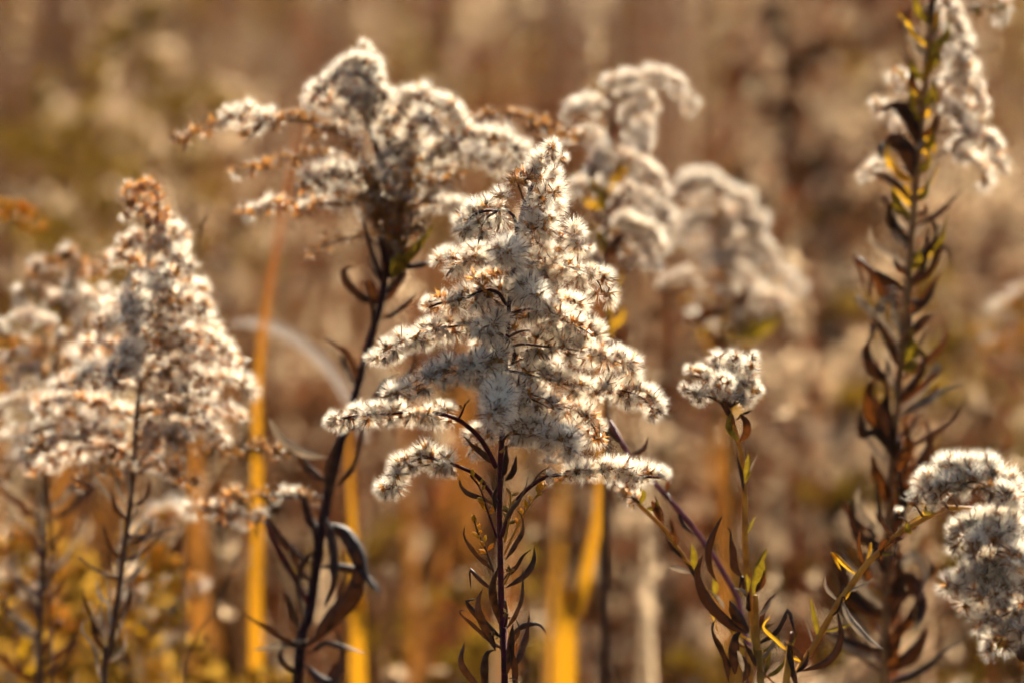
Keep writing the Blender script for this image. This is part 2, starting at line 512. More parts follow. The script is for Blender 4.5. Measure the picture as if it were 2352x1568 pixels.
def auto_leaves(pl, y0, y1, n, mats, length=(14, 26), width=2.6, up=0.7):
    """curled dry leaves up the stem between two heights of the picture"""
    r = pl.r
    z0, z1 = P(1176, y0, pl.off).z, P(1176, y1, pl.off).z
    idx = [i for i in range(len(pl.stem_path) - 1) if min(z0, z1) < pl.stem_path[i][2] < max(z0, z1)]
    fine, _ = spline([pl.stem_path[i] for i in idx], 120)
    for k in range(n):
        b = fine[int((k + r.random()) / n * 119)]
        a = r.random() * 6.283
        d = np.array((math.cos(a), 0.6 * math.sin(a), 0.0))
        L = r.uniform(*length) * MM
        c = r.uniform(-0.6, 0.8)
        pts = [b, b + d * L * .35 + np.array((0, 0, L * .35 * up)), b + d * L * (.6 + .15 * c) + np.array((0, 0, L * .8 * up)), b + d * L * (.65 - .25 * c) + np.array((0, 0, L * (up + r.uniform(-.7, .35))))]
        q, _ = spline(pts, 12)
        mb = MB(); strip(mb, q, width * MM * r.uniform(.5, 1.0), r.uniform(-1.0, 1.0), r.gauss(0, 1.3), 1.1, 0, wave=0.22)
        link('leaf', mb.mesh('leaf', [r.choice(mats)], origin=q[0]), pl.e, Vector(q[0] - pl.base))

# ------------------------------------------------------------------ the ground
def make_ground():
    xs = np.concatenate([[-1500, -400, -80], np.linspace(-20, 20, 41), [80, 400, 1500]])
    ys = np.concatenate([[-1500, -400, -60], np.linspace(-10, 40, 51), [90, 400, 1500]])
    r = np.random.default_rng(3)
    V = []; f = []
    for y in ys:
        for x in xs:
            V.append((x, y, 0.02 * math.sin(x * 1.7 + y) + 0.02 * r.random() - 0.03))
    n = len(xs)
    for j in range(len(ys) - 1):
        for i in range(n - 1):
            f.append((j * n + i, j * n + i + 1, (j + 1) * n + i + 1, (j + 1) * n + i))
    mb = MB(); mb.add(V, f)
    return tag(link('ground', mb.mesh('ground', ['ground'])), kind='structure')
make_ground()

# ================================================================== the sharp plant in the middle
main = Plant('goldenrod_plant', 'sharp cream goldenrod seed head shaped like a fir tree, standing in the middle', 'goldenrod',
             [(1160, 1600), (1157, 1500), (1152, 1400), (1150, 1300), (1147, 1180), (1149, 1080), (1153, 1000), (1160, 900), (1163, 807), (1168, 745), (1172, 653),
              (1190, 532), (1205, 463), (1227, 404), (1246, 372)], 0.0, 1.25, 0.40, 'stem_red', seed=21, fuzz=3500)
main.tuft_scale = 1.10
main.dens = 1.2
main.up = 0.15
main.min_bare = 2.6
main.kind = TUFTS
main.leaf_scale = 0.66
B = main.branch
# crown
B([(1212, 445), (1235, 408), (1252, 368), (1266, 345), (1286, 350)], (0, 0, -2), bare=0.25, spacing=1.15, size=0.95, rows=1)
B([(1205, 470), (1232, 455), (1252, 420), (1262, 395)], (2, 6, 8), bare=0.25, spacing=1.5, size=0.95)
B([(1202, 482), (1228, 478), (1252, 452), (1268, 440)], (0, -3, -4), bare=0.25, spacing=1.3)
B([(1196, 512), (1226, 512), (1252, 490), (1270, 470)], (0, 5, 8), bare=0.2, spacing=1.2)
B([(1194, 518), (1218, 528), (1246, 516), (1264, 502)], (0, -4, -6), bare=0.25, spacing=1.3)
B([(1215, 432), (1206, 415), (1196, 402)], (0, -4, -6), bare=0.35, spacing=1.0, brown=1.0, size=0.85)
B([(1205, 470), (1190, 425), (1180, 418)], (0, -6, -8), bare=0.7, spacing=1.2, brown=0.7, size=0.85)
# arching little branch, upper left
B([(1187, 545), (1183, 505), (1166, 486), (1142, 485), (1120, 484), (1090, 494), (1070, 515), (1063, 528)], (0, -6, -10, -12), bare=0.42, spacing=1.25, smat='stem_dark', rad=(0.5, 0.3), up=0.1)
B([(1166, 486), (1158, 472), (1154, 460)], (-6, -8), bare=0.8, spacing=1.4, size=0.95, smat='stem_dark', up=1.0)
B([(1142, 486), (1120, 500), (1100, 530)], (-10, -12), bare=0.35, spacing=1.7, size=0.85, up=-0.4)
# level 2
B([(1186, 560), (1210, 540), (1252, 526), (1290, 530), (1322, 545), (1340, 562)], (2, 4, 2, 0), bare=0.15, spacing=1.25, brown=lambda u: 0.5 if u < .5 else .08)
B([(1186, 562), (1225, 560), (1262, 560), (1288, 572)], (4, 14, 18), bare=0.1, spacing=1.4)
B([(1180, 600), (1140, 586), (1100, 584), (1060, 596), (1026, 604)], (0, -3, -4), bare=0.12, spacing=1.25)
B([(1182, 600), (1172, 586), (1164, 578), (1160, 574)], (0, -14, -22, -26), bare=0.35, spacing=0.85, size=1.02, up=0.0)
# level 3
B([(1176, 620), (1215, 604), (1262, 604), (1305, 612), (1345, 626), (1374, 648), (1383, 672)], (2, 2, 0, -2), bare=0.12, spacing=1.25)
B([(1172, 690), (1163, 700), (1153, 684), (1140, 670), (1112, 668), (1066, 686), (1022, 694), (985, 706)], (0, -8, -8, -6, -6), bare=0.36, spacing=1.2, smat='stem_dark', rad=(0.55, 0.3), brown=0.3)
B([(1174, 655), (1150, 640), (1118, 640), (1090, 652)], (0, 4, 6), bare=0.15, spacing=1.4, brown=0.3)
B([(1174, 660), (1200, 660), (1226, 668), (1244, 676)], (0, -8, -16, -20), bare=0.25, spacing=0.95, size=1.05)
B([(1174, 640), (1205, 632), (1240, 640), (1275, 650)], (0, 2, 4), bare=0.15, spacing=1.25)
B([(1172, 655), (1215, 690), (1265, 690), (1310, 704), (1330, 716)], (4, 6, 6), bare=0.1, spacing=1.25)
# level 4
B([(1170, 720), (1215, 710), (1262, 722), (1304, 740), (1345, 760), (1362, 772)], (0, -2, -4), bare=0.15, spacing=1.25)
B([(1168, 745), (1130, 738), (1085, 742), (1012, 756), (946, 776), (895, 798), (864, 828)], (0, -4, -6, -6), bare=0.08, spacing=1.3)
B([(1168, 750), (1150, 740), (1130, 745), (1110, 752)], (0, -10, -16), bare=0.3, spacing=1.2)
B([(1164, 800), (1200, 790), (1256, 796), (1310, 802), (1362, 812), (1414, 828), (1446, 846)], (0, -2, -4), bare=0.14, spacing=1.25)
B([(1166, 775), (1200, 760), (1240, 762), (1290, 776), (1330, 786)], (4, 8, 10), bare=0.1, spacing=1.35)
# level 5
B([(1162, 820), (1140, 824), (1084, 838), (1022, 858), (962, 884), (908, 910)], (-4, -18, -26, -28), bare=0.08, spacing=1.15, size=1.05, brown=0.12)
B([(1160, 850), (1205, 858), (1278, 876), (1350, 892), (1424, 896), (1474, 912), (1508, 950)], (0, 0, -4, -6), bare=0.1, spacing=1.25)
B([(1160, 880), (1205, 890), (1254, 918), (1326, 944), (1364, 980), (1371, 1003)], (2, 4, 0), bare=0.1, spacing=1.25, brown=0.2)
B([(1160, 870), (1130, 856), (1100, 858), (1070, 866)], (0, -10, -14), bare=0.2, spacing=1.4)
B([(1140, 1072), (1108, 1013), (1070, 975), (1030, 954), (962, 944), (888, 950), (815, 955), (766, 966)], (-4, -8, -10, -10, -6), bare=0.36, spacing=1.2, smat='stem_red', rad=(0.7, 0.3))
B([(1160, 900), (1145, 905), (1140, 930), (1136, 955)], (-4, -26, -34, -38), bare=0.25, spacing=0.72, size=1.1, up=0.1)
B([(1158, 905), (1190, 905), (1220, 915), (1260, 935)], (0, -10, -14), bare=0.2, spacing=1.2)
B([(1154, 1010), (1185, 985), (1225, 985), (1262, 998), (1290, 1012), (1300, 1034)], (-2, -14, -22, -28), bare=0.2, spacing=0.95, size=1.08)
B([(1156, 980), (1200, 950), (1255, 960), (1300, 980), (1330, 990)], (2, 8, 10), bare=0.12, spacing=1.35)
B([(1156, 985), (1120, 990), (1096, 1010), (1086, 1030)], (2, 6, 8), bare=0.2, spacing=1.6)
# low loose branches
B([(1141, 1152), (1117, 1116), (1088, 1087), (1054, 1071), (1020, 1060), (970, 1050), (922, 1076), (880, 1120)], (-3, -8, -12, -14), bare=0.42, spacing=1.05, smat='stem_red', rad=(0.6, 0.3))
B([(1152, 1230), (1180, 1160), (1220, 1115), (1264, 1092), (1327, 1088), (1400, 1080), (1459, 1092), (1516, 1096)], (-3, -6, -4, 0), bare=0.50, spacing=1.15, smat='stem_red', rad=(0.65, 0.3), up=0.7)
B([(1220, 1115), (1240, 1085), (1262, 1072)], (-6, -4), bare=0.5, spacing=1.6, size=0.9, brown=0.4)
# racemes on the far side, seen only as glow through the near ones
for k in range(9):
    h = k / 8.0
    y0 = 560 + h * 420
    wdt = 40 + h * 90
    dx = wdt * math.cos(k * 2.4)
    B([(1170, y0 + 15), (1176 + dx * 0.4, y0), (1186 + dx * 0.8, y0 + 6), (1190 + dx, y0 + 25)], (3, 14, 22 + 8 * h, 28 + 12 * h), bare=0.15, spacing=1.7, stuff=True)
# budded side sprays that never opened
def spray(pl, pts, depth, n, smat='stem_red', size=1.0, spacing=0.9):
    pl.branch(pts, depth, bare=0.3, spacing=spacing * 1.7, size=size * 0.85, buds=1.0, gold=n > 12, rad=(0.35, 0.2), smat=smat, name='bud_spray', up=0.6, thick=0.4)
spray(main, [C2(868, 880), C2(820, 740), C2(790, 650), C2(745, 590)], (-3, -8, -10), 14)
spray(main, [C2(852, 1040), C2(815, 930), C2(780, 860), C2(762, 800)], (-3, -6, -8), 14, 'stem_brown', 1.15, 0.75)
spray(main, [C2(905, 960), C2(990, 780), C2(1080, 660), C2(1180, 600)], (3, 4, 4), 20, 'stem_ochre', 1.0, 0.6)
spray(main, [C2(905, 900), C2(925, 800), C2(935, 660)], (-4, -8), 10, 'stem_ochre')
spray(main, [C2(885, 480), C2(930, 440), C2(950, 390)], (-6, -10), 8, 'stem_ochre')
spray(main, [C2(690, 320), C2(705, 290), C2(720, 250)], (-8, -10), 8, 'stem_red', 0.8)
spray(main, [C2(905, 1100), C2(925, 1060), C2(940, 1030)], (-3, -6), 6, 'stem_ochre', 0.9, 0.5)
spray(main, [C2(905, 1300), C2(915, 1260), C2(922, 1240)], (-3, -6), 6, 'stem_red', 0.8, 0.5)
spray(main, [C2(860, 1400), C2(855, 1370), C2(850, 1345)], (-3, -6), 6, 'stem_red', 0.8, 0.5)
L = main.leaf
L([C2(852, 535), C2(800, 495), C2(750, 455), C2(708, 400)], (-4, -9, -10), 3.0, 0.5, 0.3)
L([C2(862, 732), C2(800, 705), C2(735, 680), C2(698, 640), C2(693, 600)], (-4, -8, -8), 2.4, 0.9, 0.3)
L([C2(852, 1040), C2(785, 990), C2(735, 930), C2(708, 870), C2(720, 820)], (-4, -9, -10), 3.0, 0.7, 0.4)
L([C2(908, 1118), C2(955, 1085), C2(1010, 1045), C2(1045, 985), C2(1045, 922)], (-4, -6, -4), 2.8, 0.8, -0.5)
L([C2(908, 985), C2(950, 905), C2(985, 840), C2(980, 775), C2(950, 742)], (-4, -12, -14), 3.4, 0.5, 0.8)
L([C2(890, 600), C2(898, 540), C2(912, 440)], (-6, -12), 3.4, 0.4, 0.2, 'leaf_dark')
L([C2(905, 615), C2(935, 575), C2(960, 495)], (-4, -10), 3.0, 0.3, 0.2, 'leaf_dark')
L([C2(895, 820), C2(930, 745), C2(985, 680), C2(1022, 580)], (-8, -26, -34), 3.0, 0.6, 0.3)
L([C2(878, 1290), C2(850, 1200), C2(848, 1110), C2(880, 1010)], (-6, -20, -26), 3.6, 0.5, 0.4)
L([C2(915, 1310), C2(950, 1240), C2(980, 1150), C2(990, 1005)], (-4, -10, -10), 3.0, 0.6, 0.4)
L([C2(862, 1415), C2(815, 1330), C2(780, 1240), C2(780, 1170), C2(803, 1122)], (-4, -10, -10), 3.8, 0.6, 0.3)
L([C2(945, 1500), C2(970, 1420), C2(1000, 1330), C2(1022, 1236)], (0, 6, 8), 4.2, 0.5, 0.2)
L([C2(918, 1390), C2(950, 1320), C2(1010, 1290), C2(1070, 1290), C2(1105, 1338)], (-4, -12, -12), 2.6, 0.9, 0.4)
L([C2(800, 1610), C2(735, 1545), C2(695, 1470), C2(716, 1372)], (-4, -10, -10), 3.4, 0.7, 0.3)
L([C2(812, 1620), C2(805, 1520), C2(820, 1430), C2(864, 1408)], (-8, -16, -16), 3.6, 0.5, 0.5)
L([C2(915, 1530), C2(930, 1430), C2(945, 1285)], (-6, -14), 3.2, 0.5, 0.3, 'leaf_dark')
L([C2(880, 1640), C2(960, 1570), C2(920, 1540)], (-8, -12), 2.6, 0.9, 0.4)
L([C2(950, 1600), C2(945, 1480), C2(925, 1380)], (-6, -14), 3.2, 0.5, 0.3, 'leaf_dark')
L([C2(860, 760), C2(850, 700), C2(870, 640)], (-6, -10), 2.4, 0.7, 0.3, 'leaf_dark')
L([C1(1250, 1500), C1(1262, 1440), C1(1265, 1400)], (-8, -10), 1.8, 0.5, 0.3)
L([C1(1200, 1150), C1(1170, 1130), C1(1150, 1095)], (-8, -10), 1.5, 0.5, 0.3)
L([C1(1130, 1300), C1(1170, 1370), C1(1190, 1450)], (-10, -8), 1.8, 0.6, 0.3)

# ================================================================== large plant behind, upper left of the sharp one
pb = Plant('goldenrod_plant', 'tall spreading goldenrod with dark red stem, white plumes and brown left branches', 'goldenrod',
           [(680, 1620), (700, 1480), (722, 1340), (745, 1180), (772, 1060), (815, 910), (850, 780), (880, 680), (895, 560), (893, 470), (880, 380), (845, 280), (825, 200)],
           0.16, 2.0, 0.6, 'stem_dark', seed=33)
pb.dens = 0.92
pb.leaf_scale = 1.0
B = pb.branch
tipb = lambda a: (lambda u: 0.95 if u > a else 0.1)
B([(835, 320), (760, 300), (690, 280), (610, 268), (545, 262), (490, 285), (440, 315), (412, 328)], (0, -10), bare=0.1, spacing=1.25, brown=lambda u: 1.0 if (u > .75 or u < .45) else 0.05, size=1.1)
B([(620, 270), (590, 300), (560, 330)], (-5, -8), spacing=1.3, brown=0.5)
B([(845, 290), (790, 262), (748, 240), (730, 215), (770, 185), (810, 150), (845, 150)], (0, -6, 0), bare=0.1, spacing=1.0, size=1.2)
B([(850, 260), (860, 210), (845, 165), (815, 140)], (0, 4), spacing=0.9, size=1.2)
B([(850, 280), (880, 240), (868, 190)], (0, -6), spacing=1.0, size=1.2)
B([(848, 290), (812, 240), (782, 215)], (0, -8), spacing=0.9, size=1.15)
B([(852, 232), (862, 180), (835, 118)], (0, 4), bare=0.2, spacing=1.1, size=1.0)
B([(852, 240), (838, 190), (826, 158)], (0, -4), spacing=0.9, size=1.15)
B([(905, 380), (950, 310), (965, 262)], (0, 4), spacing=0.9, size=1.15)
B([(905, 400), (985, 360), (1050, 332)], (0, -10), spacing=1.0, size=1.1)
B([(885, 360), (900, 290), (930, 240), (970, 225), (1020, 250), (1050, 290)], (0, -8, -4), bare=0.1, spacing=0.9, size=1.25)
B([(890, 400), (930, 330), (970, 280), (1010, 300)], (0, -14), bare=0.1, spacing=0.95, size=1.25)
B([(885, 400), (905, 330), (890, 270)], (0, 10), spacing=1.0, size=1.2)
B([(895, 430), (980, 350), (1070, 320), (1150, 325), (1210, 365)], (0, -6, 4), bare=0.15, spacing=1.0, size=1.25)
B([(895, 450), (990, 390), (1080, 360), (1160, 375), (1200, 395)], (0, 6, 10), bare=0.15, spacing=1.1, size=1.15)
B([(900, 440), (1000, 330), (1090, 285), (1160, 265), (1230, 280), (1270, 310), (1340, 312)], (0, 20, 30), bare=0.45, spacing=1.15, brown=1.0, size=1.0)
B([(885, 420), (800, 375), (700, 362), (610, 382), (536, 400)], (0, -8), bare=0.1, spacing=1.4, brown=lambda u: 0.1 if u > .93 else 0.9)
B([(880, 440), (800, 410), (740, 400), (690, 425)], (0, -12), bare=0.1, spacing=1.1, size=1.2, brown=0.15)
B([(885, 480), (820, 440), (760, 440), (700, 450)], (0, 10), bare=0.1, spacing=1.2, size=1.1, brown=0.3)
B([(890, 500), (800, 465), (700, 480), (620, 478), (566, 495)], (0, -12), bare=0.1, spacing=1.3, brown=lambda u: 0.0 if .8 < u < .95 else 0.85)
B([(890, 580), (840, 545), (780, 552), (705, 578)], (0, -6), bare=0.2, spacing=1.8, brown=0.9, size=0.8, smat='stem_dark')
B([(895, 540), (950, 485), (1010, 465), (1075, 490)], (0, 10), bare=0.3, spacing=1.2, size=1.1)
B([(893, 500), (930, 420), (960, 370)], (0, -10), bare=0.1, spacing=1.2, brown=0.3, size=1.1)
B([(893, 520), (870, 440), (840, 380), (800, 330)], (0, -14), bare=0.1, spacing=1.2, brown=0.55, size=1.05)
B([(893, 540), (900, 450), (905, 380)], (0, -16), bare=0.2, spacing=1.3, brown=0.5)
B([(893, 560), (960, 470), (1010, 420), (1050, 400)], (0, -8), bare=0.3, spacing=1.3, brown=0.6)
B([(893, 570), (850, 500), (810, 430), (770, 360)], (0, 14), bare=0.2, spacing=1.4, brown=0.45)
for pts in ([(893, 560), (860, 500), (830, 455)], [(893, 570), (925, 500), (955, 455)], [(893, 590), (880, 520), (868, 470)], [(895, 585), (910, 510), (925, 455)], [(893, 600), (940, 540), (975, 510)], [(893, 520), (850, 440), (835, 395)], [(895, 520), (940, 450), (960, 400)]):
    B(pts, (-4, -16), bare=0.25, spacing=1.0, brown=0.95, size=0.95)
for x, y, dx in ((890, 620, -30), (895, 600, 25), (897, 640, 55), (885, 660, -50), (890, 590, 45), (893, 610, -12)):
    pb.twig([(x, y), (x + dx * .6, y - 80), (x + dx, y - 160)], (0, -6), (0.9, 0.5), 'stem_dark')
for x, y in ((982, 530), (965, 552), (930, 598), (908, 604), (945, 575)):
    pb.leaf([(900, 640), ((900 + x) / 2, (640 + y) / 2 - 5), (x, y), (x + 12, y - 22)], (-6, -14), 3.2, 0.2, 0.3, 'leaf_yellow')
Lf = pb.leaf
Lf([(875, 700), (835, 690), (800, 660), (790, 625), (815, 615)], (0, -10), 3.0, 0.7, 0.4, 'leaf_dark')
Lf([(905, 612), (950, 606), (985, 600), (1008, 585)], (0, -4), 2.6, 0.9, 0.3, 'leaf_dark')
Lf([(872, 735), (905, 715), (935, 690), (955, 670)], (0, -8), 2.4, 0.9, 0.3, 'leaf_dark')
Lf([(855, 770), (850, 700), (840, 650)], (-5, -8), 2.5, 0.6, 0.3, 'leaf_dark')
Lf([(822, 890), (800, 830), (765, 790), (735, 775)], (0, -10), 3.2, 0.6, 0.3, 'leaf_brown')
Lf([(815, 905), (790, 850), (770, 810), (742, 800)], (0, -14), 3.0, 0.5, 0.3, 'leaf_pale')
Lf([(752, 1050), (710, 1045), (660, 1022), (630, 985), (618, 960)], (0, -10), 3.0, 0.4, 0.3, 'leaf_pale')
Lf([(770, 1120), (810, 1060), (826, 1000), (826, 960)], (0, -8), 3.2, 0.7, 0.3, 'leaf_dark')
Lf([(760, 1150), (755, 1080), (775, 1000)], (-4, -10), 3.4, 0.5, 0.3, 'leaf_dark')
Lf([(740, 1200), (790, 1215), (825, 1260), (845, 1320), (875, 1365)], (-4, -18), 5.5, 0.4, 0.4, 'leaf_dark')
Lf([(730, 1300), (790, 1300), (840, 1320), (878, 1362)], (-4, -12), 2.8, 0.7, 0.4, 'leaf_dark')
Lf([(715, 1480), (760, 1420), (800, 1380), (820, 1320), (815, 1260)], (-4, -16), 5.5, 0.4, 0.4, 'leaf_dark')
Lf([(705, 1500), (745, 1470), (790, 1480), (840, 1500)], (-4, -12), 3.0, 0.6, 0.4, 'leaf_dark')
Lf([(702, 1490), (650, 1475), (600, 1440), (548, 1400)], (-4, -12), 3.0, 0.6, 0.4, 'leaf_dark')
Lf([(705, 1470), (670, 1480), (620, 1490), (580, 1492)], (-4, -8), 2.6, 0.5, 0.2, 'leaf_pale')
Lf([(695, 1520), (760, 1560), (780, 1500), (770, 1440)], (-6, -10), 4.0, 0.5, 0.2, 'leaf_dark')
Lf([(690, 1560), (650, 1530), (640, 1500), (660, 1470)], (-6, -10), 3.0, 0.6, 0.2, 'leaf_dark')
Lf([(735, 1260), (700, 1300), (690, 1360), (700, 1420)], (-6, -10), 3.0, 0.7, 0.2, 'leaf_dark')
Lf([(745, 1180), (770, 1240), (775, 1320), (745, 1400)], (-6, -14), 4.5, 0.6, 0.2, 'leaf_dark')
pb.twig([(712, 1390), (690, 1350), (650, 1280), (610, 1200)], (0, -6), (0.9, 0.6), 'stem_red')
pb.twig([(735, 1270), (700, 1150), (660, 1140), (600, 1142)], (0, -4), (0.7, 0.4), 'stem_dark')
B([(610, 1200), (585, 1190), (540, 1180), (490, 1172), (440, 1165)], (-6, -10), spacing=1.1, size=1.05, brown=0.25)
B([(748, 1142), (700, 1140), (650, 1138), (560, 1142), (500, 1150)], (0, -6), bare=0.05, spacing=1.4, brown=lambda u: 0.0 if .25 < u < .45 else 1.0, size=0.95)
B([(740, 1052), (680, 1045), (600, 1035), (500, 1030), (450, 1025)], (0, -4), bare=0.2, spacing=1.3, brown=1.0, size=0.95)

# ================================================================== fir-shaped plant at the left
pc = Plant('goldenrod_plant', 'grey-white cone-shaped goldenrod head with brown curled tip, at the left', 'goldenrod',
           [(235, 1620), (255, 1480), (280, 1300), (300, 1150), (315, 950), (328, 760), (340, 620), (345, 530), (335, 470)], 0.15, 1.1, 0.5, 'stem_brown', seed=44)
pc.dens = 1.05
pc.tuft_scale = 1.08
B = pc.branch
B([(340, 530), (365, 480), (350, 436), (310, 430), (284, 448)], (0, -4), bare=0.1, spacing=1.0, brown=1.0, size=0.95)
B([(342, 540), (330, 490), (300, 470), (290, 490)], (0, -8), bare=0.2, spacing=1.2, brown=0.6)
B([(343, 560), (375, 520), (400, 530), (415, 560)], (0, 4), bare=0.1, spacing=1.0, size=1.05)
B([(342, 590), (375, 560), (405, 580), (412, 600)], (0, -4), bare=0.1, spacing=1.0, size=1.05, brown=.2)
B([(342, 580), (310, 550), (290, 560), (280, 590)], (0, -10), bare=0.15, spacing=1.2, brown=0.7)
B([(338, 640), (300, 600), (270, 590), (250, 605)], (0, 4), bare=0.15, spacing=1.3, brown=0.5)
B([(335, 680), (318, 660), (305, 690), (300, 760)], (-8, -26, -32), bare=0.15, spacing=0.9, size=1.1, brown=0.1)
B([(325, 830), (300, 810), (280, 830), (268, 880)], (-8, -28, -34), bare=0.2, spacing=0.75, size=1.15, brown=0.1)
k = 0
for y, xr, yr in ((610, 440, 630), (650, 455, 680), (690, 475, 730), (735, 490, 765), (780, 520, 815), (830, 545, 850), (880, 560, 900), (930, 540, 960), (985, 500, 1010)):
    k += 1
    x0 = 340 - (y - 530) * 0.055
    B([(x0, y + 20), (x0 + (xr - x0) * .5, y - 6), (xr - 18, yr - 24), (xr, yr)], (0, (-12 if k % 2 else 14)), bare=0.08, spacing=1.2, size=1.0, brown=0.16)
    B([(x0, y + 40), (x0 + (xr - x0) * .35, y + 15), (x0 + (xr - x0) * .6, y + 30)], (0, -22), bare=0.1, spacing=1.7, size=0.95, brown=0.3)
for y, xl, yl in ((690, 250, 720), (740, 225, 760), (800, 190, 810), (870, 140, 900), (930, 95, 945), (990, 60, 1050), (1030, 90, 1080)):
    k += 1
    x0 = 335 - (y - 530) * 0.05
    B([(x0, y + 30), (x0 + (xl - x0) * .5, y - 4), (xl + 22, yl - 20), (xl, yl)], (0, (-14 if k % 2 else 10)), bare=0.08, spacing=1.2, size=1.05, brown=0.22)
for y, xr, yr in ((1030, 240, 1080), (1040, 400, 1090), (1060, 450, 1120), (1000, 420, 1060), (1070, 180, 1110)):
    x0 = 310
    B([(x0, y + 30), ((x0 + xr) / 2, y), (xr, yr)], (0, -10), bare=0.15, spacing=1.5, brown=0.75, size=0.95)
for (a, b, c, d, m) in ((290, 1250, 350, 1180, 'leaf_brown'), (285, 1290, 235, 1200, 'leaf_brown'), (275, 1340, 320, 1260, 'leaf_pale'), (265, 1400, 220, 1330, 'leaf_pale'),
                        (262, 1430, 300, 1340, 'leaf_brown'), (250, 1500, 210, 1420, 'leaf_brown'), (250, 1520, 290, 1440, 'leaf_pale'), (300, 1200, 255, 1130, 'leaf_brown'), (305, 1160, 345, 1090, 'leaf_brown')):
    pc.leaf([(a, b), ((a + c) / 2 + (c - a) * .25, (b + d) / 2 + 10), (c, d)], (0, -8), 2.4, 0.6, 0.5, m)
for a in ((290, 1230, 400, 1210), (275, 1330, 180, 1280), (282, 1290, 370, 1230)):
    pc.twig([(a[0], a[1]), ((a[0] + a[2]) / 2, (a[1] + a[3]) / 2 + 8), (a[2], a[3])], (0, -5), (0.6, 0.3), 'stem_brown')

# ================================================================== browner plant behind the left one, at the frame's edge
pd = Plant('goldenrod_plant', 'blurred tawny goldenrod plume behind the cone-shaped head at the left edge', 'goldenrod',
           [(90, 1620), (100, 1300), (110, 1050), (125, 850), (150, 700), (165, 620)], 0.28, 1.6, 0.6, 'stem_brown', seed=55)
B = pd.branch
B([(160, 640), (190, 600), (150, 590), (100, 610), (80, 640)], (0, 0), spacing=1.3, brown=0.8, size=1.2)
for i, (y, x, ye) in enumerate(((640, 235, 620), (680, 40, 690), (700, 230, 680), (740, 10, 740), (760, 240, 750), (800, -10, 820), (820, 245, 830), (860, 20, 880), (890, 230, 900),
                                (930, -10, 950), (960, 210, 970), (1000, 10, 1010), (1030, 220, 1040), (1070, 10, 1090))):
    x0 = 150 - (y - 640) * 0.09
    B([(x0, y + 25), ((x0 + x) / 2, y - 10), (x, ye)], (0, -14 if i % 3 else 14), bare=0.1, spacing=1.5, size=1.15, brown=0.45)
for (a, b, c, d) in ((105, 1200, 60, 1120), (105, 1260, 150, 1180), (100, 1340, 50, 1290), (100, 1380, 150, 1310)):
    pd.leaf([(a, b), ((a + c) / 2, (b + d) / 2 + 12), (c, d)], (0, -8), 3.0, 0.4, 0.5, 'leaf_rust')

# ================================================================== plant behind and right of the sharp one, hooked top
def C6(x, y): return (1263.3 + x * 0.4396, 114.8 + y * 0.4396)
pe = Plant('goldenrod_plant', 'blurred cream goldenrod with a hooked top branch just behind the sharp head', 'goldenrod',
           [(1390, 1620), (1392, 1200), (1392, 900), (1390, 650), (1390, 480), (1396, 330), C6(330, 240)], 0.31, 1.7, 0.6, 'stem_brown', seed=66)
pe.tuft_scale = 1.0
pe.dens = 1.1
B = pe.branch
def worms(pl, lst, conv, stem_x):
    for q in lst:
        pts, kw = q
        a = conv(*pts[0])
        d = kw.pop('d', (0, 0))
        pl.branch([(stem_x + (a[0] - stem_x) * .15, a[1] + 30), ] + [conv(*p) for p in pts], (0,) + tuple(d), bare=kw.pop('bare', 0.22), up=0.8, thick=1.2, **kw)
worms(pe, [
    ([(300, 215), (340, 180), (440, 160), (560, 152), (660, 185), (720, 245), (740, 300)], dict(spacing=0.95, bare=0.1)),
    ([(280, 305), (200, 300), (150, 310), (105, 335)], dict(spacing=0.90, d=(0, -6))),
    ([(430, 240), (480, 250), (520, 290), (510, 320)], dict(spacing=1.01)),
    ([(420, 330), (470, 350), (490, 400), (475, 440)], dict(spacing=1.01)),
    ([(350, 400), (420, 430), (480, 470), (520, 530)], dict(spacing=0.96, d=(0, -8))),
    ([(340, 580), (400, 570), (470, 610), (540, 680), (575, 745)], dict(spacing=0.87, d=(0, -4))),
    ([(310, 745), (400, 745), (480, 775), (560, 820), (625, 890)], dict(spacing=0.87, d=(0, -10))),
    ([(360, 900), (440, 920), (510, 960), (580, 1040)], dict(spacing=0.80, size=1.15)),
    ([(360, 960), (440, 980), (500, 1060), (530, 1150)], dict(spacing=0.87, d=(0, -6))),
    ([(330, 1010), (400, 1070), (460, 1120)], dict(spacing=1.16, brown=0.4)),
    ([(240, 720), (180, 720), (110, 740)], dict(spacing=1.01)),
    ([(250, 470), (190, 470), (120, 500)], dict(spacing=1.01)),
    ([(270, 1000), (260, 1030), (265, 1050)], dict(spacing=1.01)),
    ([(270, 600), (250, 640), (240, 670)], dict(spacing=1.16, d=(-14, -22), brown=0.5)),
    ([(300, 540), (260, 530), (270, 560)], dict(spacing=1.16, d=(-10, -16))),
    ([(290, 840), (250, 820), (200, 830)], dict(spacing=1.16, d=(4, 10), brown=0.4)),
], C6, 1392)
for y in (420, 520, 600):
    pe.leaf([(1392, y + 60), (1370, y + 20), (1352, y)], (0, -8), 4, 0.4, 0.3, 'leaf_yellow')
    pe.leaf([(1392, y + 80), (1420, y + 30), (1440, y + 20)], (0, -8), 4, 0.4, 0.3, 'leaf_rust')

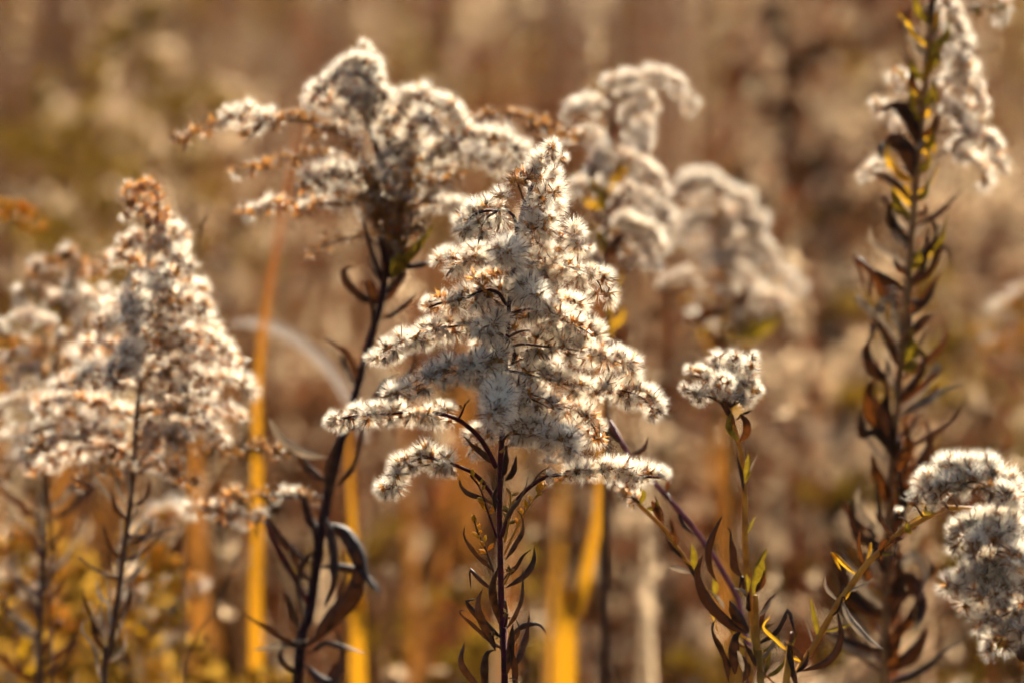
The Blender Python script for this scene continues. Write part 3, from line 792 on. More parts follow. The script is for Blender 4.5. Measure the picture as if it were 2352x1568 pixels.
# ================================================================== more blurred plant at mid right
pf = Plant('goldenrod_plant', 'soft blurred goldenrod with cream hooked crest and yellow lower branches, right of centre', 'goldenrod',
           [(1690, 1620), (1680, 1200), (1676, 900), (1676, 720), (1660, 560), (1648, 470)], 0.50, 2.0, 0.7, 'stem_ochre', seed=77)
pf.tuft_scale = 0.98
pf.dens = 1.0
worms(pf, [
    ([(800, 760), (690, 735), (720, 700), (780, 682), (850, 690), (900, 740)], dict(spacing=0.72, size=1.15)),
    ([(850, 770), (920, 740), (985, 765), (1025, 800), (1010, 880)], dict(spacing=0.72, size=1.15)),
    ([(880, 960), (950, 930), (1000, 900), (1075, 895), (1110, 950), (1100, 1010)], dict(spacing=0.72, size=1.15)),
    ([(940, 1040), (1020, 1000), (1100, 1030), (1145, 1090), (1130, 1140)], dict(spacing=0.80, size=1.1)),
    ([(830, 900), (760, 880), (745, 920), (690, 950), (630, 975)], dict(spacing=0.87, size=1.05)),
    ([(900, 1200), (980, 1150), (1080, 1175), (1180, 1175), (1250, 1205), (1310, 1250)], dict(spacing=0.87, size=1.1, buds=0.3, gold=True)),
    ([(900, 1280), (1040, 1310), (1130, 1290), (1220, 1340)], dict(spacing=0.87, size=1.1, buds=0.3, gold=True)),
    ([(880, 1420), (800, 1400), (720, 1440), (690, 1460)], dict(spacing=1.01, size=1.1, buds=0.5, gold=True)),
    ([(900, 1440), (960, 1420), (1005, 1465)], dict(spacing=1.01, size=1.0)),
    ([(860, 1200), (740, 1180), (640, 1200), (610, 1240)], dict(spacing=0.90, size=1.0, brown=0.5)),
    ([(840, 800), (800, 820), (770, 800)], dict(spacing=1.0, brown=0.5, d=(0, 8))),
    ([(860, 880), (900, 860), (950, 850)], dict(spacing=1.0, brown=0.5, d=(0, 10))),
    ([(850, 1000), (900, 980), (960, 990), (1000, 1030)], dict(spacing=0.9, brown=0.4, d=(0, 10))),
    ([(850, 1060), (780, 1030), (720, 1050)], dict(spacing=1.0, brown=0.6, buds=0.3)),
    ([(880, 1130), (960, 1090), (1030, 1110)], dict(spacing=0.9, brown=0.3, d=(0, -8))),
    ([(880, 1300), (960, 1250), (1040, 1260), (1100, 1300)], dict(spacing=0.9, buds=0.4, d=(0, 10))),
    ([(860, 1330), (780, 1300), (700, 1330)], dict(spacing=1.0, brown=0.4, buds=0.5, gold=True)),
    ([(900, 1380), (1000, 1360), (1090, 1390)], dict(spacing=0.9, buds=0.5)),
    ([(860, 1100), (840, 1130), (830, 1150)], dict(spacing=0.90, size=1.0, brown=0.3, d=(-10, -14))),
], C6, 1664)
for (a, b, c, d) in ((1678, 760, 1760, 730), (1678, 780, 1800, 720), (1676, 830, 1640, 760), (1676, 860, 1720, 800), (1676, 720, 1600, 700), (1676, 740, 1740, 690), (1676, 700, 1560, 730), (1676, 720, 1720, 640)):
    pf.leaf([(a, b), ((a + c) / 2, (b + d) / 2 + 14), (c, d)], (0, -8), 5.5, 0.3, 0.5, 'leaf_yellow' if a > 1677 else 'leaf_rust')

# ================================================================== tall leafy stalk at the right
pg = Plant('goldenrod_plant', 'tall brown goldenrod stalk with curled dark leaves and yellow tufts, leaving the frame top', 'goldenrod',
           [(2030, 1620), (2035, 1400), (2040, 1200), (2055, 1000), (2070, 820), (2085, 650), (2098, 480), (2112, 320), (2128, 160), (2142, 0), (2150, -80)], 0.20, 1.35, 1.0, 'stem_tan', seed=88)
pg.leaf_scale = 0.95
B = pg.branch
B([(2145, -20), (2180, 20), (2200, 80), (2212, 140)], (0, 10), bare=0.2, spacing=0.95, size=1.2)
B([(2135, 90), (2175, 90), (2205, 140), (2242, 210), (2240, 265)], (0, 8), bare=0.35, spacing=0.9, size=1.2)
B([(2125, 190), (2165, 180), (2200, 200), (2222, 240)], (0, 14), bare=0.4, spacing=0.9, size=1.2)
B([(2112, 320), (2170, 260), (2205, 280), (2212, 330)], (0, 10), bare=0.5, spacing=0.9, size=1.1)
B([(2110, 340), (2170, 300), (2225, 308), (2275, 332), (2312, 380)], (0, 6), bare=0.45, spacing=0.9, size=1.15)
B([(2105, 380), (2180, 350), (2230, 375), (2262, 405)], (0, 10), bare=0.5, spacing=0.9, size=1.1)
B([(2118, 250), (2080, 200), (2050, 180)], (0, 6), bare=0.5, spacing=1.0, size=1.1)
B([(2112, 330), (2085, 295), (2055, 290)], (0, 6), bare=0.35, spacing=1.0, size=1.1)
B([(2105, 400), (2040, 380), (1985, 400)], (0, 6), bare=0.6, spacing=1.1, size=1.0)
B([(2120, 230), (2060, 230), (2008, 255)], (0, 12), bare=0.6, spacing=1.1, size=1.0)
B([(2150, -30), (2250, 10), (2300, 10), (2290, 30)], (0, 0), bare=0.4, spacing=1.0, buds=0.8, size=1.5)
for (bx, by, tx, ty, m, w) in ((2128, 170, 2150, 90, 'leaf_yellow', 4), (2125, 190, 2090, 130, 'leaf_yellow', 3.2), (2120, 250, 2140, 180, 'leaf_yellow', 4), (2115, 290, 2085, 190, 'leaf_yellow', 3), (2112, 320, 2150, 240, 'leaf_rust', 3.5),
                               (2135, 110, 2180, 30, 'leaf_yellow', 4), (2140, 60, 2100, -10, 'leaf_yellow', 3), (2132, 130, 2070, 40, 'leaf_pale', 3), (2110, 340, 2140, 290, 'leaf_yellow', 3.5), (2105, 400, 2135, 330, 'leaf_yellow', 3),
                               (2100, 460, 2130, 400, 'leaf_yellow', 3.2), (2095, 500, 2050, 430, 'leaf_yellow', 3), (2088, 620, 2110, 560, 'leaf_yellow', 3), (2075, 830, 2090, 750, 'leaf_yellow', 6), (2072, 850, 2100, 790, 'leaf_yellow', 5),
                               (2090, 600, 2180, 480, 'leaf_yellow', 3.0), (2085, 660, 2130, 520, 'leaf_dark', 4)):
    pg.leaf([(bx, by), ((bx + tx) / 2 + (tx - bx) * .2, (by + ty) / 2 + 12), (tx, ty)], (0, -10), w, 0.3, 0.5, m)
Lg = pg.leaf
Lg([(2110, 340), (2090, 290), (2060, 250), (2010, 258)], (0, -12), 5.0, 0.3, 0.5, 'leaf_dark')
Lg([(2105, 420), (2080, 350), (2040, 330), (2020, 370)], (0, -12), 6.0, 0.3, 0.5, 'leaf_dark')
Lg([(2098, 470), (2060, 430), (2020, 405), (1990, 400)], (0, -10), 3.0, 0.5, 0.5, 'leaf_brown')
Lg([(2085, 610), (2040, 590), (2005, 560), (1998, 520)], (0, -10), 2.6, 0.6, 0.3, 'leaf_pale')
Lg([(2085, 560), (2050, 520), (2040, 470)], (0, -10), 3.4, 0.5, 0.4, 'leaf_dark')
Lg([(2080, 670), (2040, 650), (2015, 620)], (0, -12), 3.4, 0.5, 0.4, 'leaf_dark')
Lg([(2090, 590), (2130, 570), (2145, 530), (2125, 490)], (0, -12), 3.6, 0.5, 0.4, 'leaf_dark')
Lg([(2095, 520), (2150, 490), (2190, 455), (2200, 440)], (0, -6), 2.4, 0.7, 0.3, 'leaf_brown')
Lg([(2080, 690), (2120, 690), (2150, 640)], (0, -8), 3.0, 0.5, 0.3, 'leaf_dark')
for (pts, m, w) in (([(2060, 880), (2010, 860), (1990, 810), (1995, 775)], 'leaf_dark', 4.0), ([(2068, 800), (2020, 740), (2030, 690), (2060, 700)], 'leaf_pale', 3.0), ([(2066, 850), (2040, 790), (2010, 750), (1995, 790)], 'leaf_brown', 3.2),
                    ([(2055, 1000), (2010, 970), (2000, 900), (2020, 860)], 'leaf_rust', 4.5), ([(2050, 1040), (2020, 1000), (1985, 1000), (1980, 940)], 'leaf_dark', 4.0), ([(2048, 1090), (2080, 1030), (2075, 960)], 'leaf_rust', 4.5),
                    ([(2045, 1160), (2010, 1100), (2000, 1040)], 'leaf_rust', 5.0), ([(2044, 1180), (2080, 1110), (2100, 1040)], 'leaf_rust', 4.5), ([(2040, 1230), (1990, 1200), (1965, 1160), (1975, 1110)], 'leaf_pale', 3.0),
                    ([(2040, 1250), (1985, 1240), (1960, 1190), (1965, 1140)], 'leaf_dark', 3.6), ([(2038, 1330), (2090, 1280), (2120, 1320), (2110, 1380)], 'leaf_pale', 4.0), ([(2036, 1350), (2080, 1330), (2110, 1390), (2100, 1450)], 'leaf_dark', 5.0),
                    ([(2036, 1400), (1990, 1370), (1960, 1320), (1930, 1260)], 'leaf_pale', 3.5), ([(2034, 1420), (1980, 1400), (1940, 1340), (1925, 1250)], 'leaf_dark', 4.5), ([(2032, 1480), (2080, 1420), (2110, 1360)], 'leaf_rust', 5.0),
                    ([(2032, 1500), (1980, 1490), (1930, 1470), (1890, 1440)], 'leaf_dark', 3.6), ([(2030, 1520), (1960, 1500), (1900, 1460)], 'leaf_pale', 3.0), ([(2030, 1540), (2090, 1500), (2130, 1440)], 'leaf_dark', 5.0),
                    ([(2030, 1570), (2100, 1540), (2170, 1490), (2210, 1470)], 'leaf_dark', 4.0), ([(2058, 930), (2090, 880), (2120, 830), (2100, 790)], 'leaf_dark', 4.0), ([(2050, 1060), (2030, 960), (2040, 900)], 'leaf_dark', 5.0),
                    ([(2042, 1240), (2065, 1150), (2055, 1060)], 'leaf_dark', 5.0), ([(2036, 1440), (2060, 1330), (2050, 1240)], 'leaf_dark', 5.5), ([(2030, 1560), (2050, 1460), (2075, 1400)], 'leaf_rust', 5.5),
                    ([(2070, 790), (2110, 740), (2145, 720)], 'leaf_brown', 3.0), ([(2050, 1050), (2130, 1000), (2190, 960), (2225, 900)], 'leaf_brown', 2.0), ([(2055, 960), (2120, 920), (2170, 890), (2225, 880)], 'leaf_pale', 3.0),
                    ([(2045, 1120), (2110, 1080), (2130, 1000), (2120, 940)], 'leaf_brown', 4.0)):
    pg.leaf(pts, (0, -14), w, 0.4, 0.6, m)

# ================================================================== single small head on an ochre stem
ph = Plant('goldenrod_plant', 'small rounded white goldenrod head on an upright ochre stem, right of the sharp one', 'goldenrod',
           [(1752, 1640), (1742, 1540), (1730, 1440), (1716, 1320), (1710, 1200), (1711, 1100), (1700, 1020), (1690, 975), (1672, 935)], 0.04, 1.05, 0.8, 'stem_ochre', seed=99)
ph.kind = TUFTS
ph.tuft_scale = 0.86
ph.dens = 0.85
B = ph.branch
B([(1672, 938), (1640, 915), (1602, 905), (1572, 890)], (0, -3), bare=0.25, spacing=0.85, size=1.0)
B([(1672, 938), (1650, 890), (1620, 870), (1592, 862)], (0, 3), bare=0.2, spacing=0.85, size=1.0)
B([(1672, 938), (1668, 880), (1650, 845), (1642, 830)], (0, 2), bare=0.2, spacing=0.8, size=1.05)
B([(1672, 938), (1690, 880), (1690, 840), (1680, 825)], (0, 4), bare=0.2, spacing=0.8, size=1.05)
B([(1672, 938), (1705, 900), (1722, 860), (1722, 835)], (0, 0), bare=0.2, spacing=0.75, size=1.05)
B([(1672, 938), (1700, 920), (1720, 905), (1730, 890)], (0, 2), bare=0.25, spacing=0.85, size=1.0)
B([(1672, 938), (1668, 905), (1660, 885), (1662, 875)], (0, -12), bare=0.25, spacing=0.8, size=1.0)
B([(1674, 938), (1690, 925), (1708, 920)], (0, -2), bare=0.4, spacing=1.0, size=0.9)
Lh = ph.leaf
Lh([(1690, 980), (1672, 950), (1658, 930), (1662, 915)], (-2, -4), 2.2, 0.4, 0.4, 'leaf_rust')
Lh([(1695, 1010), (1675, 990), (1672, 965), (1680, 945)], (-2, -5), 2.6, 0.3, 0.4, 'leaf_yellow')
Lh([(1698, 1015), (1712, 995), (1712, 970), (1698, 950)], (-2, -5), 3.0, 0.4, 0.4, 'leaf_rust')
Lh([(1690, 965), (1702, 950), (1718, 945), (1728, 942)], (-2, -3), 1.4, 0.7, 0.4, 'leaf_dark')
Lh([(1710, 1110), (1718, 1080), (1720, 1040)], (-2, -4), 2.6, 0.2, 0.2, 'leaf_yellow')
Lh([(1708, 1130), (1700, 1080), (1692, 1045)], (-2, -4), 1.4, 0.6, 0.2, 'leaf_brown')
Lh([(1712, 1100), (1725, 1070), (1742, 1040)], (-2, -4), 1.0, 0.6, 0.2, 'leaf_pale')
Lh([C3(718, 450), C3(750, 390), C3(775, 330), C3(812, 305)], (-1, -4), 1.2, 0.4, 0.3, 'leaf_yellow')
Lh([C3(690, 770), C3(620, 690), C3(600, 540), C3(600, 430), C3(580, 395)], (-3, -8), 4.0, 0.3, 0.4, 'leaf_dark')
Lh([C3(500, 800), C3(440, 700), C3(430, 560), C3(480, 420), C3(550, 295)], (-4, -12), 2.8, 0.6, 0.5, 'leaf_dark')
Lh([C3(740, 1190), C3(640, 1160), C3(500, 1050), C3(390, 900), C3(350, 740), C3(395, 600)], (-3, -12), 4.2, 0.55, 0.5, 'leaf_dark')
Lh([C3(745, 1180), C3(690, 1120), C3(640, 1020), C3(600, 940)], (-3, -10), 4.0, 0.35, 0.5, 'leaf_dark')
Lh([C3(590, 1560), C3(550, 1400), C3(480, 1250), C3(460, 1140), C3(495, 1080)], (-3, -10), 4.0, 0.5, 0.5, 'leaf_dark')
Lh([C3(830, 1170), C3(840, 1050), C3(880, 950), C3(960, 885)], (3, 6), 2.2, 0.6, 0.3, 'leaf_rust')
Lh([C3(780, 900), C3(790, 760), C3(820, 640), C3(885, 545)], (-2, -6), 5.0, 0.1, 0.2, 'leaf_yellow')
Lh([C3(800, 880), C3(840, 780), C3(860, 700)], (-4, -6), 3.0, 0.3, 0.2, 'leaf_rust')
Lh([C3(740, 880), C3(735, 800), C3(725, 740)], (-4, -6), 2.0, 0.3, 0.2, 'leaf_yellow')
Lh([C3(735, 900), C3(690, 870), C3(630, 850)], (-4, -6), 1.6, 0.2, 0.2, 'leaf_pale')
Lh([C3(820, 1160), C3(880, 1130), C3(945, 1110)], (-2, -4), 1.4, 0.4, 0.2, 'leaf_yellow')
Lh([C3(720, 1500), C3(680, 1400), C3(660, 1320)], (-4, -8), 3.0, 0.4, 0.2, 'leaf_pale')
Lh([C3(640, 1500), C3(620, 1350), C3(640, 1220), C3(690, 1180)], (-4, -8), 4.0, 0.4, 0.3, 'leaf_dark')
Lh([C3(700, 1560), C3(720, 1450), C3(690, 1350)], (-4, -8), 3.0, 0.5, 0.3, 'leaf_brown')
Lh([C3(800, 1440), C3(740, 1340), C3(700, 1250)], (-4, -6), 2.4, 0.4, 0.3, 'leaf_brown')
ph.twig([C3(815, 1400), C3(805, 1200), C3(800, 1050), C3(795, 900)], (0, -2), (1.0, 0.7), 'stem_ochre')

DRY = ('leaf_dark', 'leaf_brown', 'leaf_brown', 'leaf_pale')
auto_leaves(ph, 1640, 1250, 10, ('leaf_dark', 'leaf_gold', 'leaf_yellow', 'leaf_pale'), (8, 20), 2.0)
auto_leaves(pc, 1640, 1080, 20, ('leaf_pale', 'leaf_brown', 'leaf_pale'), (10, 20), 1.5, 1.1)
auto_leaves(pd, 1640, 1080, 22, ('leaf_brown', 'leaf_rust', 'leaf_pale'), (14, 26), 2.8)
auto_leaves(pb, 1640, 880, 9, ('leaf_dark', 'leaf_dark', 'leaf_brown'), (16, 30), 3.4)
auto_leaves(pb, 720, 520, 14, ('leaf_dark', 'leaf_rust', 'leaf_brown'), (10, 18), 2.4)
auto_leaves(pg, 1640, 640, 44, ('leaf_rust', 'leaf_rust', 'leaf_dark', 'leaf_dark', 'leaf_brown', 'leaf_pale'), (12, 26), 3.4)
auto_leaves(pg, 700, -60, 46, ('leaf_gold', 'leaf_rust', 'leaf_brown', 'leaf_pale', 'leaf_gold'), (5, 14), 2.6)
auto_leaves(pf, 1000, 650, 16, ('leaf_gold', 'leaf_yellow', 'leaf_rust'), (10, 20), 3.2)
auto_leaves(pe, 900, 330, 20, ('leaf_rust', 'leaf_brown', 'leaf_gold'), (8, 16), 2.8)
auto_leaves(main, 1640, 1180, 7, ('leaf_dark', 'leaf_brown'), (10, 20), 1.9)

# ------------------------------------------------------------------ leaning twigs between the two
pk = Plant('weed_stalk', 'bare rose-coloured stem leaning left behind the small rounded head', 'stem',
           [(1722, 1640), (1716, 1480), (1700, 1385), (1655, 1300), (1600, 1222), (1548, 1150), (1500, 1108), (1440, 1040), (1400, 965)], 0.09, 1.1, 0.7, 'stem_pink', seed=111)
for pts, m, w in (([(1530, 1130), (1533, 1105), (1545, 1075)], 'leaf_rust', 1.6), ([(1525, 1125), (1535, 1135), (1540, 1150)], 'leaf_rust', 1.8), ([(1560, 1170), (1570, 1200), (1600, 1230)], 'leaf_dark', 2.0),
                  ([(1430, 1020), (1405, 1000), (1392, 960)], 'leaf_brown', 2.0), ([(1445, 1045), (1475, 1030), (1490, 1000)], 'leaf_brown', 2.0)):
    pk.leaf(pts, (0, -4), w, 0.4, 0.3, m)
pl = Plant('weed_stalk', 'thin ochre twig with small orange leaves leaning left under the sharp head', 'stem',
           [(1730, 1640), (1716, 1530), (1690, 1462), (1640, 1385), (1592, 1310), (1555, 1255), (1520, 1205), (1480, 1165), (1435, 1125), (1400, 1060)], 0.06, 0.85, 0.55, 'stem_ochre', seed=122)
for pts, m, w in (([C3(100, 360), C3(60, 280), C3(10, 190)], 'leaf_rust', 3.2), ([C3(150, 470), C3(160, 400), C3(150, 320)], 'leaf_rust', 1.8), ([C3(200, 560), C3(190, 460), C3(150, 330)], 'leaf_rust', 1.6),
                  ([C3(330, 740), C3(330, 620), C3(310, 510)], 'leaf_yellow', 2.4), ([C3(310, 740), C3(230, 710), C3(140, 690)], 'leaf_pale', 2.2), ([C3(80, 330), C3(50, 240), C3(35, 150)], 'leaf_brown', 1.6),
                  ([C3(250, 640), C3(170, 560), C3(130, 490)], 'leaf_dark', 1.8), ([C3(350, 790), C3(300, 700), C3(240, 640)], 'leaf_dark', 1.6), ([C3(-80, 220), C3(-60, 140), C3(-90, 70)], 'leaf_yellow', 2.4),
                  ([C3(-30, 250), C3(30, 240), C3(60, 190)], 'leaf_yellow', 2.2), ([C3(-160, 140), C3(-190, 80), C3(-180, 20)], 'leaf_rust', 2.0), ([C3(480, 920), C3(490, 840), C3(470, 780)], 'leaf_yellow', 2.4),
                  ([C3(560, 1010), C3(520, 950), C3(440, 860)], 'leaf_pale', 2.0)):
    pl.leaf(pts, (0, -4), w, 0.3, 0.3, m)
pl.branch([(1470, 1155), (1452, 1140), (1440, 1120)], (0, -4), spacing=1.0, size=0.8, brown=0.5)

# ================================================================== arching plant at the right edge
pi = Plant('goldenrod_plant', 'drooping goldenrod with woolly white arched plume at the lower right edge', 'goldenrod',
           [(1800, 1640), (1828, 1568), (1875, 1470), (1930, 1375), (1985, 1300), (2050, 1235), (2110, 1190), (2170, 1165), (2240, 1160), (2310, 1185), (2370, 1250)], -0.045, 1.1, 0.7, 'stem_ochre', seed=133)
pi.kind = TUFTS
pi.dens = 0.9
B = pi.branch
B([(2150, 1172), (2122, 1140), (2130, 1110), (2165, 1085), (2215, 1074), (2265, 1082), (2310, 1105), (2335, 1140)], (0, -6), bare=0.10, spacing=0.62, size=1.2, brown=0.06)
B([(2200, 1165), (2190, 1130), (2230, 1105), (2280, 1120), (2320, 1150)], (0, -16), bare=0.15, spacing=0.75, size=1.15, brown=0.15)
B([(2180, 1168), (2160, 1140), (2180, 1120)], (0, -8), bare=0.3, spacing=1.0, size=1.1)
B([(2120, 1186), (2105, 1165), (2092, 1155)], (0, -2), bare=0.5, spacing=1.2, size=0.95)
B([(2090, 1205), (2075, 1190), (2060, 1186)], (0, -2), bare=0.6, spacing=1.4, size=0.8)
B([(2330, 1210), (2290, 1190), (2240, 1205), (2205, 1240)], (0, -10), bare=0.1, spacing=0.75, size=1.15)
B([(2350, 1230), (2320, 1215), (2270, 1230), (2240, 1270)], (0, -20), bare=0.1, spacing=0.8, size=1.15, brown=0.1)
B([(2360, 1260), (2310, 1265), (2270, 1290), (2255, 1330)], (0, -10), bare=0.1, spacing=0.9, size=1.1, brown=0.2)
B([(2372, 1290), (2310, 1300), (2240, 1315), (2186, 1350)], (0, -14), bare=0.1, spacing=0.75, size=1.15, brown=0.15)
B([(2372, 1320), (2320, 1320), (2260, 1345), (2210, 1385)], (0, -8), bare=0.1, spacing=0.8, size=1.15, brown=0.3)
B([(2380, 1350), (2350, 1340), (2310, 1350), (2270, 1375)], (0, -16), bare=0.1, spacing=0.8, size=1.1, brown=0.3)
B([(2385, 1380), (2350, 1390), (2310, 1410), (2260, 1430)], (0, -12), bare=0.1, spacing=0.85, size=1.1, brown=0.35)
B([(2385, 1400), (2350, 1420), (2310, 1450), (2285, 1500)], (0, -10), bare=0.1, spacing=0.85, size=1.1, brown=0.35)
B([(2390, 1410), (2365, 1430), (2340, 1450)], (0, -10), bare=0.1, spacing=0.85, size=1.1, brown=0.3)
B([(2370, 1280), (2350, 1270), (2330, 1290)], (0, -22), bare=0.1, spacing=0.8, size=1.1, brown=0.1)
for pts, m, w in (([C5(420, 420), C5(360, 420), C5(345, 360)], 'leaf_yellow', 2.2), ([C5(250, 560), C5(225, 520), C5(222, 480)], 'leaf_yellow', 2.4), ([C5(40, 740), C5(50, 640), C5(130, 570)], 'leaf_rust', 2.0), ([C5(200, 590), C5(150, 600), C5(60, 660)], 'leaf_ochre' if False else 'leaf_rust', 1.6),
                  ([(1985, 1300), (1970, 1260), (1975, 1215)], 'leaf_rust', 1.6), ([(1940, 1360), (1985, 1340), (2010, 1325)], 'leaf_pale', 1.4), ([(1880, 1470), (1870, 1420), (1862, 1370)], 'leaf_yellow', 1.8), ([(1890, 1450), (1930, 1440), (1960, 1430)], 'leaf_yellow', 1.2),
                  ([(1925, 1380), (1900, 1350), (1895, 1320)], 'leaf_pale', 1.4), ([(1830, 1580), (1815, 1530), (1808, 1480)], 'leaf_dark', 2.4), ([(1840, 1540), (1900, 1520), (1930, 1470), (1925, 1400)], 'leaf_dark', 2.6), ([(2020, 1265), (2035, 1270), (2055, 1268)], 'leaf_yellow', 1.2),
                  ([(1930, 1370), (1955, 1420), (2000, 1470), (2030, 1490)], 'leaf_pale', 2.6), ([(1850, 1530), (1830, 1500), (1800, 1475)], 'leaf_brown', 2.0), ([(2060, 1228), (2040, 1215), (2020, 1180)], 'leaf_brown', 1.5)):
    pi.leaf(pts, (0, -4), w, 0.4, 0.3, m)
auto_leaves(pi, 1640, 1180, 14, ('leaf_rust', 'leaf_gold', 'leaf_dark', 'leaf_pale'), (5, 12), 1.5)
pj = Plant('weed_stalk', 'brown stem rising at the right edge into the drooping woolly plume', 'stem',
           [(2368, 1640), (2352, 1560), (2342, 1490), (2350, 1440), (2368, 1400)], -0.03, 1.2, 0.9, 'stem_brown', seed=140)
pj.leaf([(2345, 1520), (2332, 1490), (2326, 1450)], (0, -3), 2.2, 0.4, 0.3, 'leaf_dark')

# ================================================================== ochre clusters low at the left
for lab, st, clusters in (('ochre goldenrod cluster with cream tufts low behind the cone-shaped plant stem', [(330, 1640), (335, 1500), (345, 1380), (340, 1250), (330, 1190)],
                           ((440, 1340), (400, 1300), (360, 1275), (300, 1230), (390, 1180), (380, 1430), (300, 1330), (260, 1400))),
                          ('mustard yellow goldenrod cluster in the lower left corner', [(40, 1640), (45, 1500), (50, 1380), (60, 1260)],
                           ((0, 1260), (110, 1290), (20, 1340), (90, 1370), (130, 1420), (5, 1430), (60, 1220)))):
    q = Plant('goldenrod_plant', lab, 'goldenrod', st, 0.42, 1.2, 0.5, 'stem_ochre', seed=len(lab) + 7)
    for i, (x, y) in enumerate(clusters):
        sx = st[-1][0] + (x - st[-1][0]) * .2
        q.branch([(sx, y + 50), ((sx + x) / 2, y + 4), (x, y), (x + (14 if x > sx else -14), y + 18)], (0, -10 if i % 2 else 12), bare=0.3, spacing=0.42, buds=0.96, gold=True, size=1.9, smat='stem_ochre')
    auto_leaves(q, 1640, 1300, 14, ('leaf_gold', 'leaf_brown', 'leaf_pale'), (12, 24), 2.6)

# ================================================================== thin weeds in front of the left plants
for lab, pts, heads in (('thin grey-brown weed with small dry seed cups in the lower left corner', [(122, 1640), (118, 1500), (112, 1360), (120, 1240), (112, 1120)], ((112, 1120), (124, 1245), (108, 1260), (118, 1370), (132, 1345))),
                        ('thin wiry weed with a single pale seed cup right of the cone-shaped head', [(420, 1640), (425, 1200), (438, 800), (450, 620), (468, 505)], ((468, 500), (462, 520))),
                        ('leaning wiry weed between the left plants and the dark stem', [(420, 1640), (470, 1460), (520, 1330), (560, 1240)], ((560, 1235), (548, 1270), (530, 1320), (500, 1400), (470, 1470)))):
    w = Plant('thin_weed', lab, 'weed', pts, 0.2, 0.45, 0.28, 'stem_straw' if 'pale' in lab else 'stem_brown', seed=len(lab))
    for hx, hy in heads:
        w.branch([(hx - 6, hy + 22), (hx, hy + 8), (hx + 2, hy)], (0, -3), bare=0.6, spacing=0.9, size=1.0, buds=1.0, rad=(0.25, 0.2), name='seed_cup_twig', thick=0.3, up=1.5)

# ================================================================== yellow racemes entering at the left edge
pm = Plant('goldenrod_plant', 'ochre yellow goldenrod branch tip poking in at the left edge', 'goldenrod',
           [(-110, 1640), (-105, 1200), (-95, 900), (-85, 700), (-75, 560)], 0.34, 2.0, 0.8, 'stem_ochre', seed=150)
pm.branch([(-80, 560), (-40, 490), (10, 482), (55, 500), (95, 528)], (0, -6), bare=0.3, spacing=0.42, buds=1.0, gold=True, size=1.7, smat='stem_ochre')
pm.branch([(-90, 860), (-40, 815), (10, 810), (60, 812), (110, 800)], (0, 40), bare=0.3, spacing=0.42, buds=1.0, gold=True, size=1.7, smat='stem_ochre')
pm.branch([(-95, 900), (-40, 870), (0, 880)], (0, 0), bare=0.3, spacing=0.5, buds=1.0, gold=True, size=1.7, smat='stem_ochre')

pn = Plant('goldenrod_plant', 'blurred golden goldenrod sprig reaching in at the right edge, mid height', 'goldenrod',
           [(2440, 1640), (2436, 1200), (2430, 900), (2424, 780)], 0.62, 1.8, 0.7, 'stem_ochre', seed=160)
for i, (x, y) in enumerate(((2250, 760), (2300, 715), (2330, 690), (2270, 800), (2320, 770))):
    pn.branch([(2424, y + 60), ((2424 + x) / 2, y - 5), (x, y)], (0, -12 + 6 * i), bare=0.2, spacing=0.5, buds=0.97, gold=True, size=1.6, smat='stem_ochre')

for p_ in PLANTS: p_.finish()

# ================================================================== broad grass blades
def blade(label, pts, off, width, m, roll=0.05, twist=0.1, ground=True, group='broad dry grass blades'):
    p = [np.array(P(x, y, off + (d if True else 0))) for x, y, d in [(q + (0,))[:3] for q in pts]]
    if ground:
        b = p[0]; p = [np.array((b[0] * 0.98, b[1], 0.0)), np.array((b[0] * 0.99, b[1], b[2] * .5))] + p
    q, Ln = spline(p, 60)
    mb = MB(); strip(mb, q, width * MM, roll, twist, 0.35, 0, peak=0.75, base=0.7, cols=5)
    o = link('grass_blade', mb.mesh('grass_blade', [m], origin=q[0]), None, Vector(q[0]))
    return tag(o, label, 'grass blade', group)
blade('tall orange grass blade behind the cone-shaped head, tip near the brown branches', [(588, 1600), (590, 1300), (590, 1050), (592, 860), (612, 700), (640, 540), (665, 410), (690, 250)], 0.46, 5.4, 'blade_turning')
blade('bright yellow grass blade standing low behind the dark leafy stem', [(822, 1600), (822, 1450), (815, 1300), (808, 1150), (800, 1000), (795, 900)], 0.46, 7.6, 'blade_gold')
blade('golden grass blade leaning right, below the right side of the sharp head', [(1300, 1600), (1325, 1420), (1355, 1260), (1380, 1130), (1384, 900), (1376, 700), (1374, 560)], 0.47, 7.6, 'blade_gold')
blade('narrow golden grass blade close beside the sharp plant stem', [(1268, 1600), (1275, 1400), (1288, 1200), (1300, 1040), (1310, 900)], 1.0, 6.0, 'blade_orange')
blade('dull rust-brown grass blade far behind the sharp plant lower stem', [(990, 1600), (1000, 1400), (1025, 1200), (1040, 1000), (1050, 850)], 1.2, 9.0, 'blade_rust')
blade('broad dim brown blade between the dark stem and the sharp plant', [(930, 1600), (925, 1400), (935, 1200), (945, 1000)], 1.5, 10.0, 'blade_brown')
blade('pale grey-white grass blade bent over in an arch behind the tall dark stem', [(840, 1010), (800, 920), (760, 855), (700, 795), (640, 758), (580, 742), (520, 745)], 0.5, 3.8, 'blade_pale', roll=0.1, ground=False)

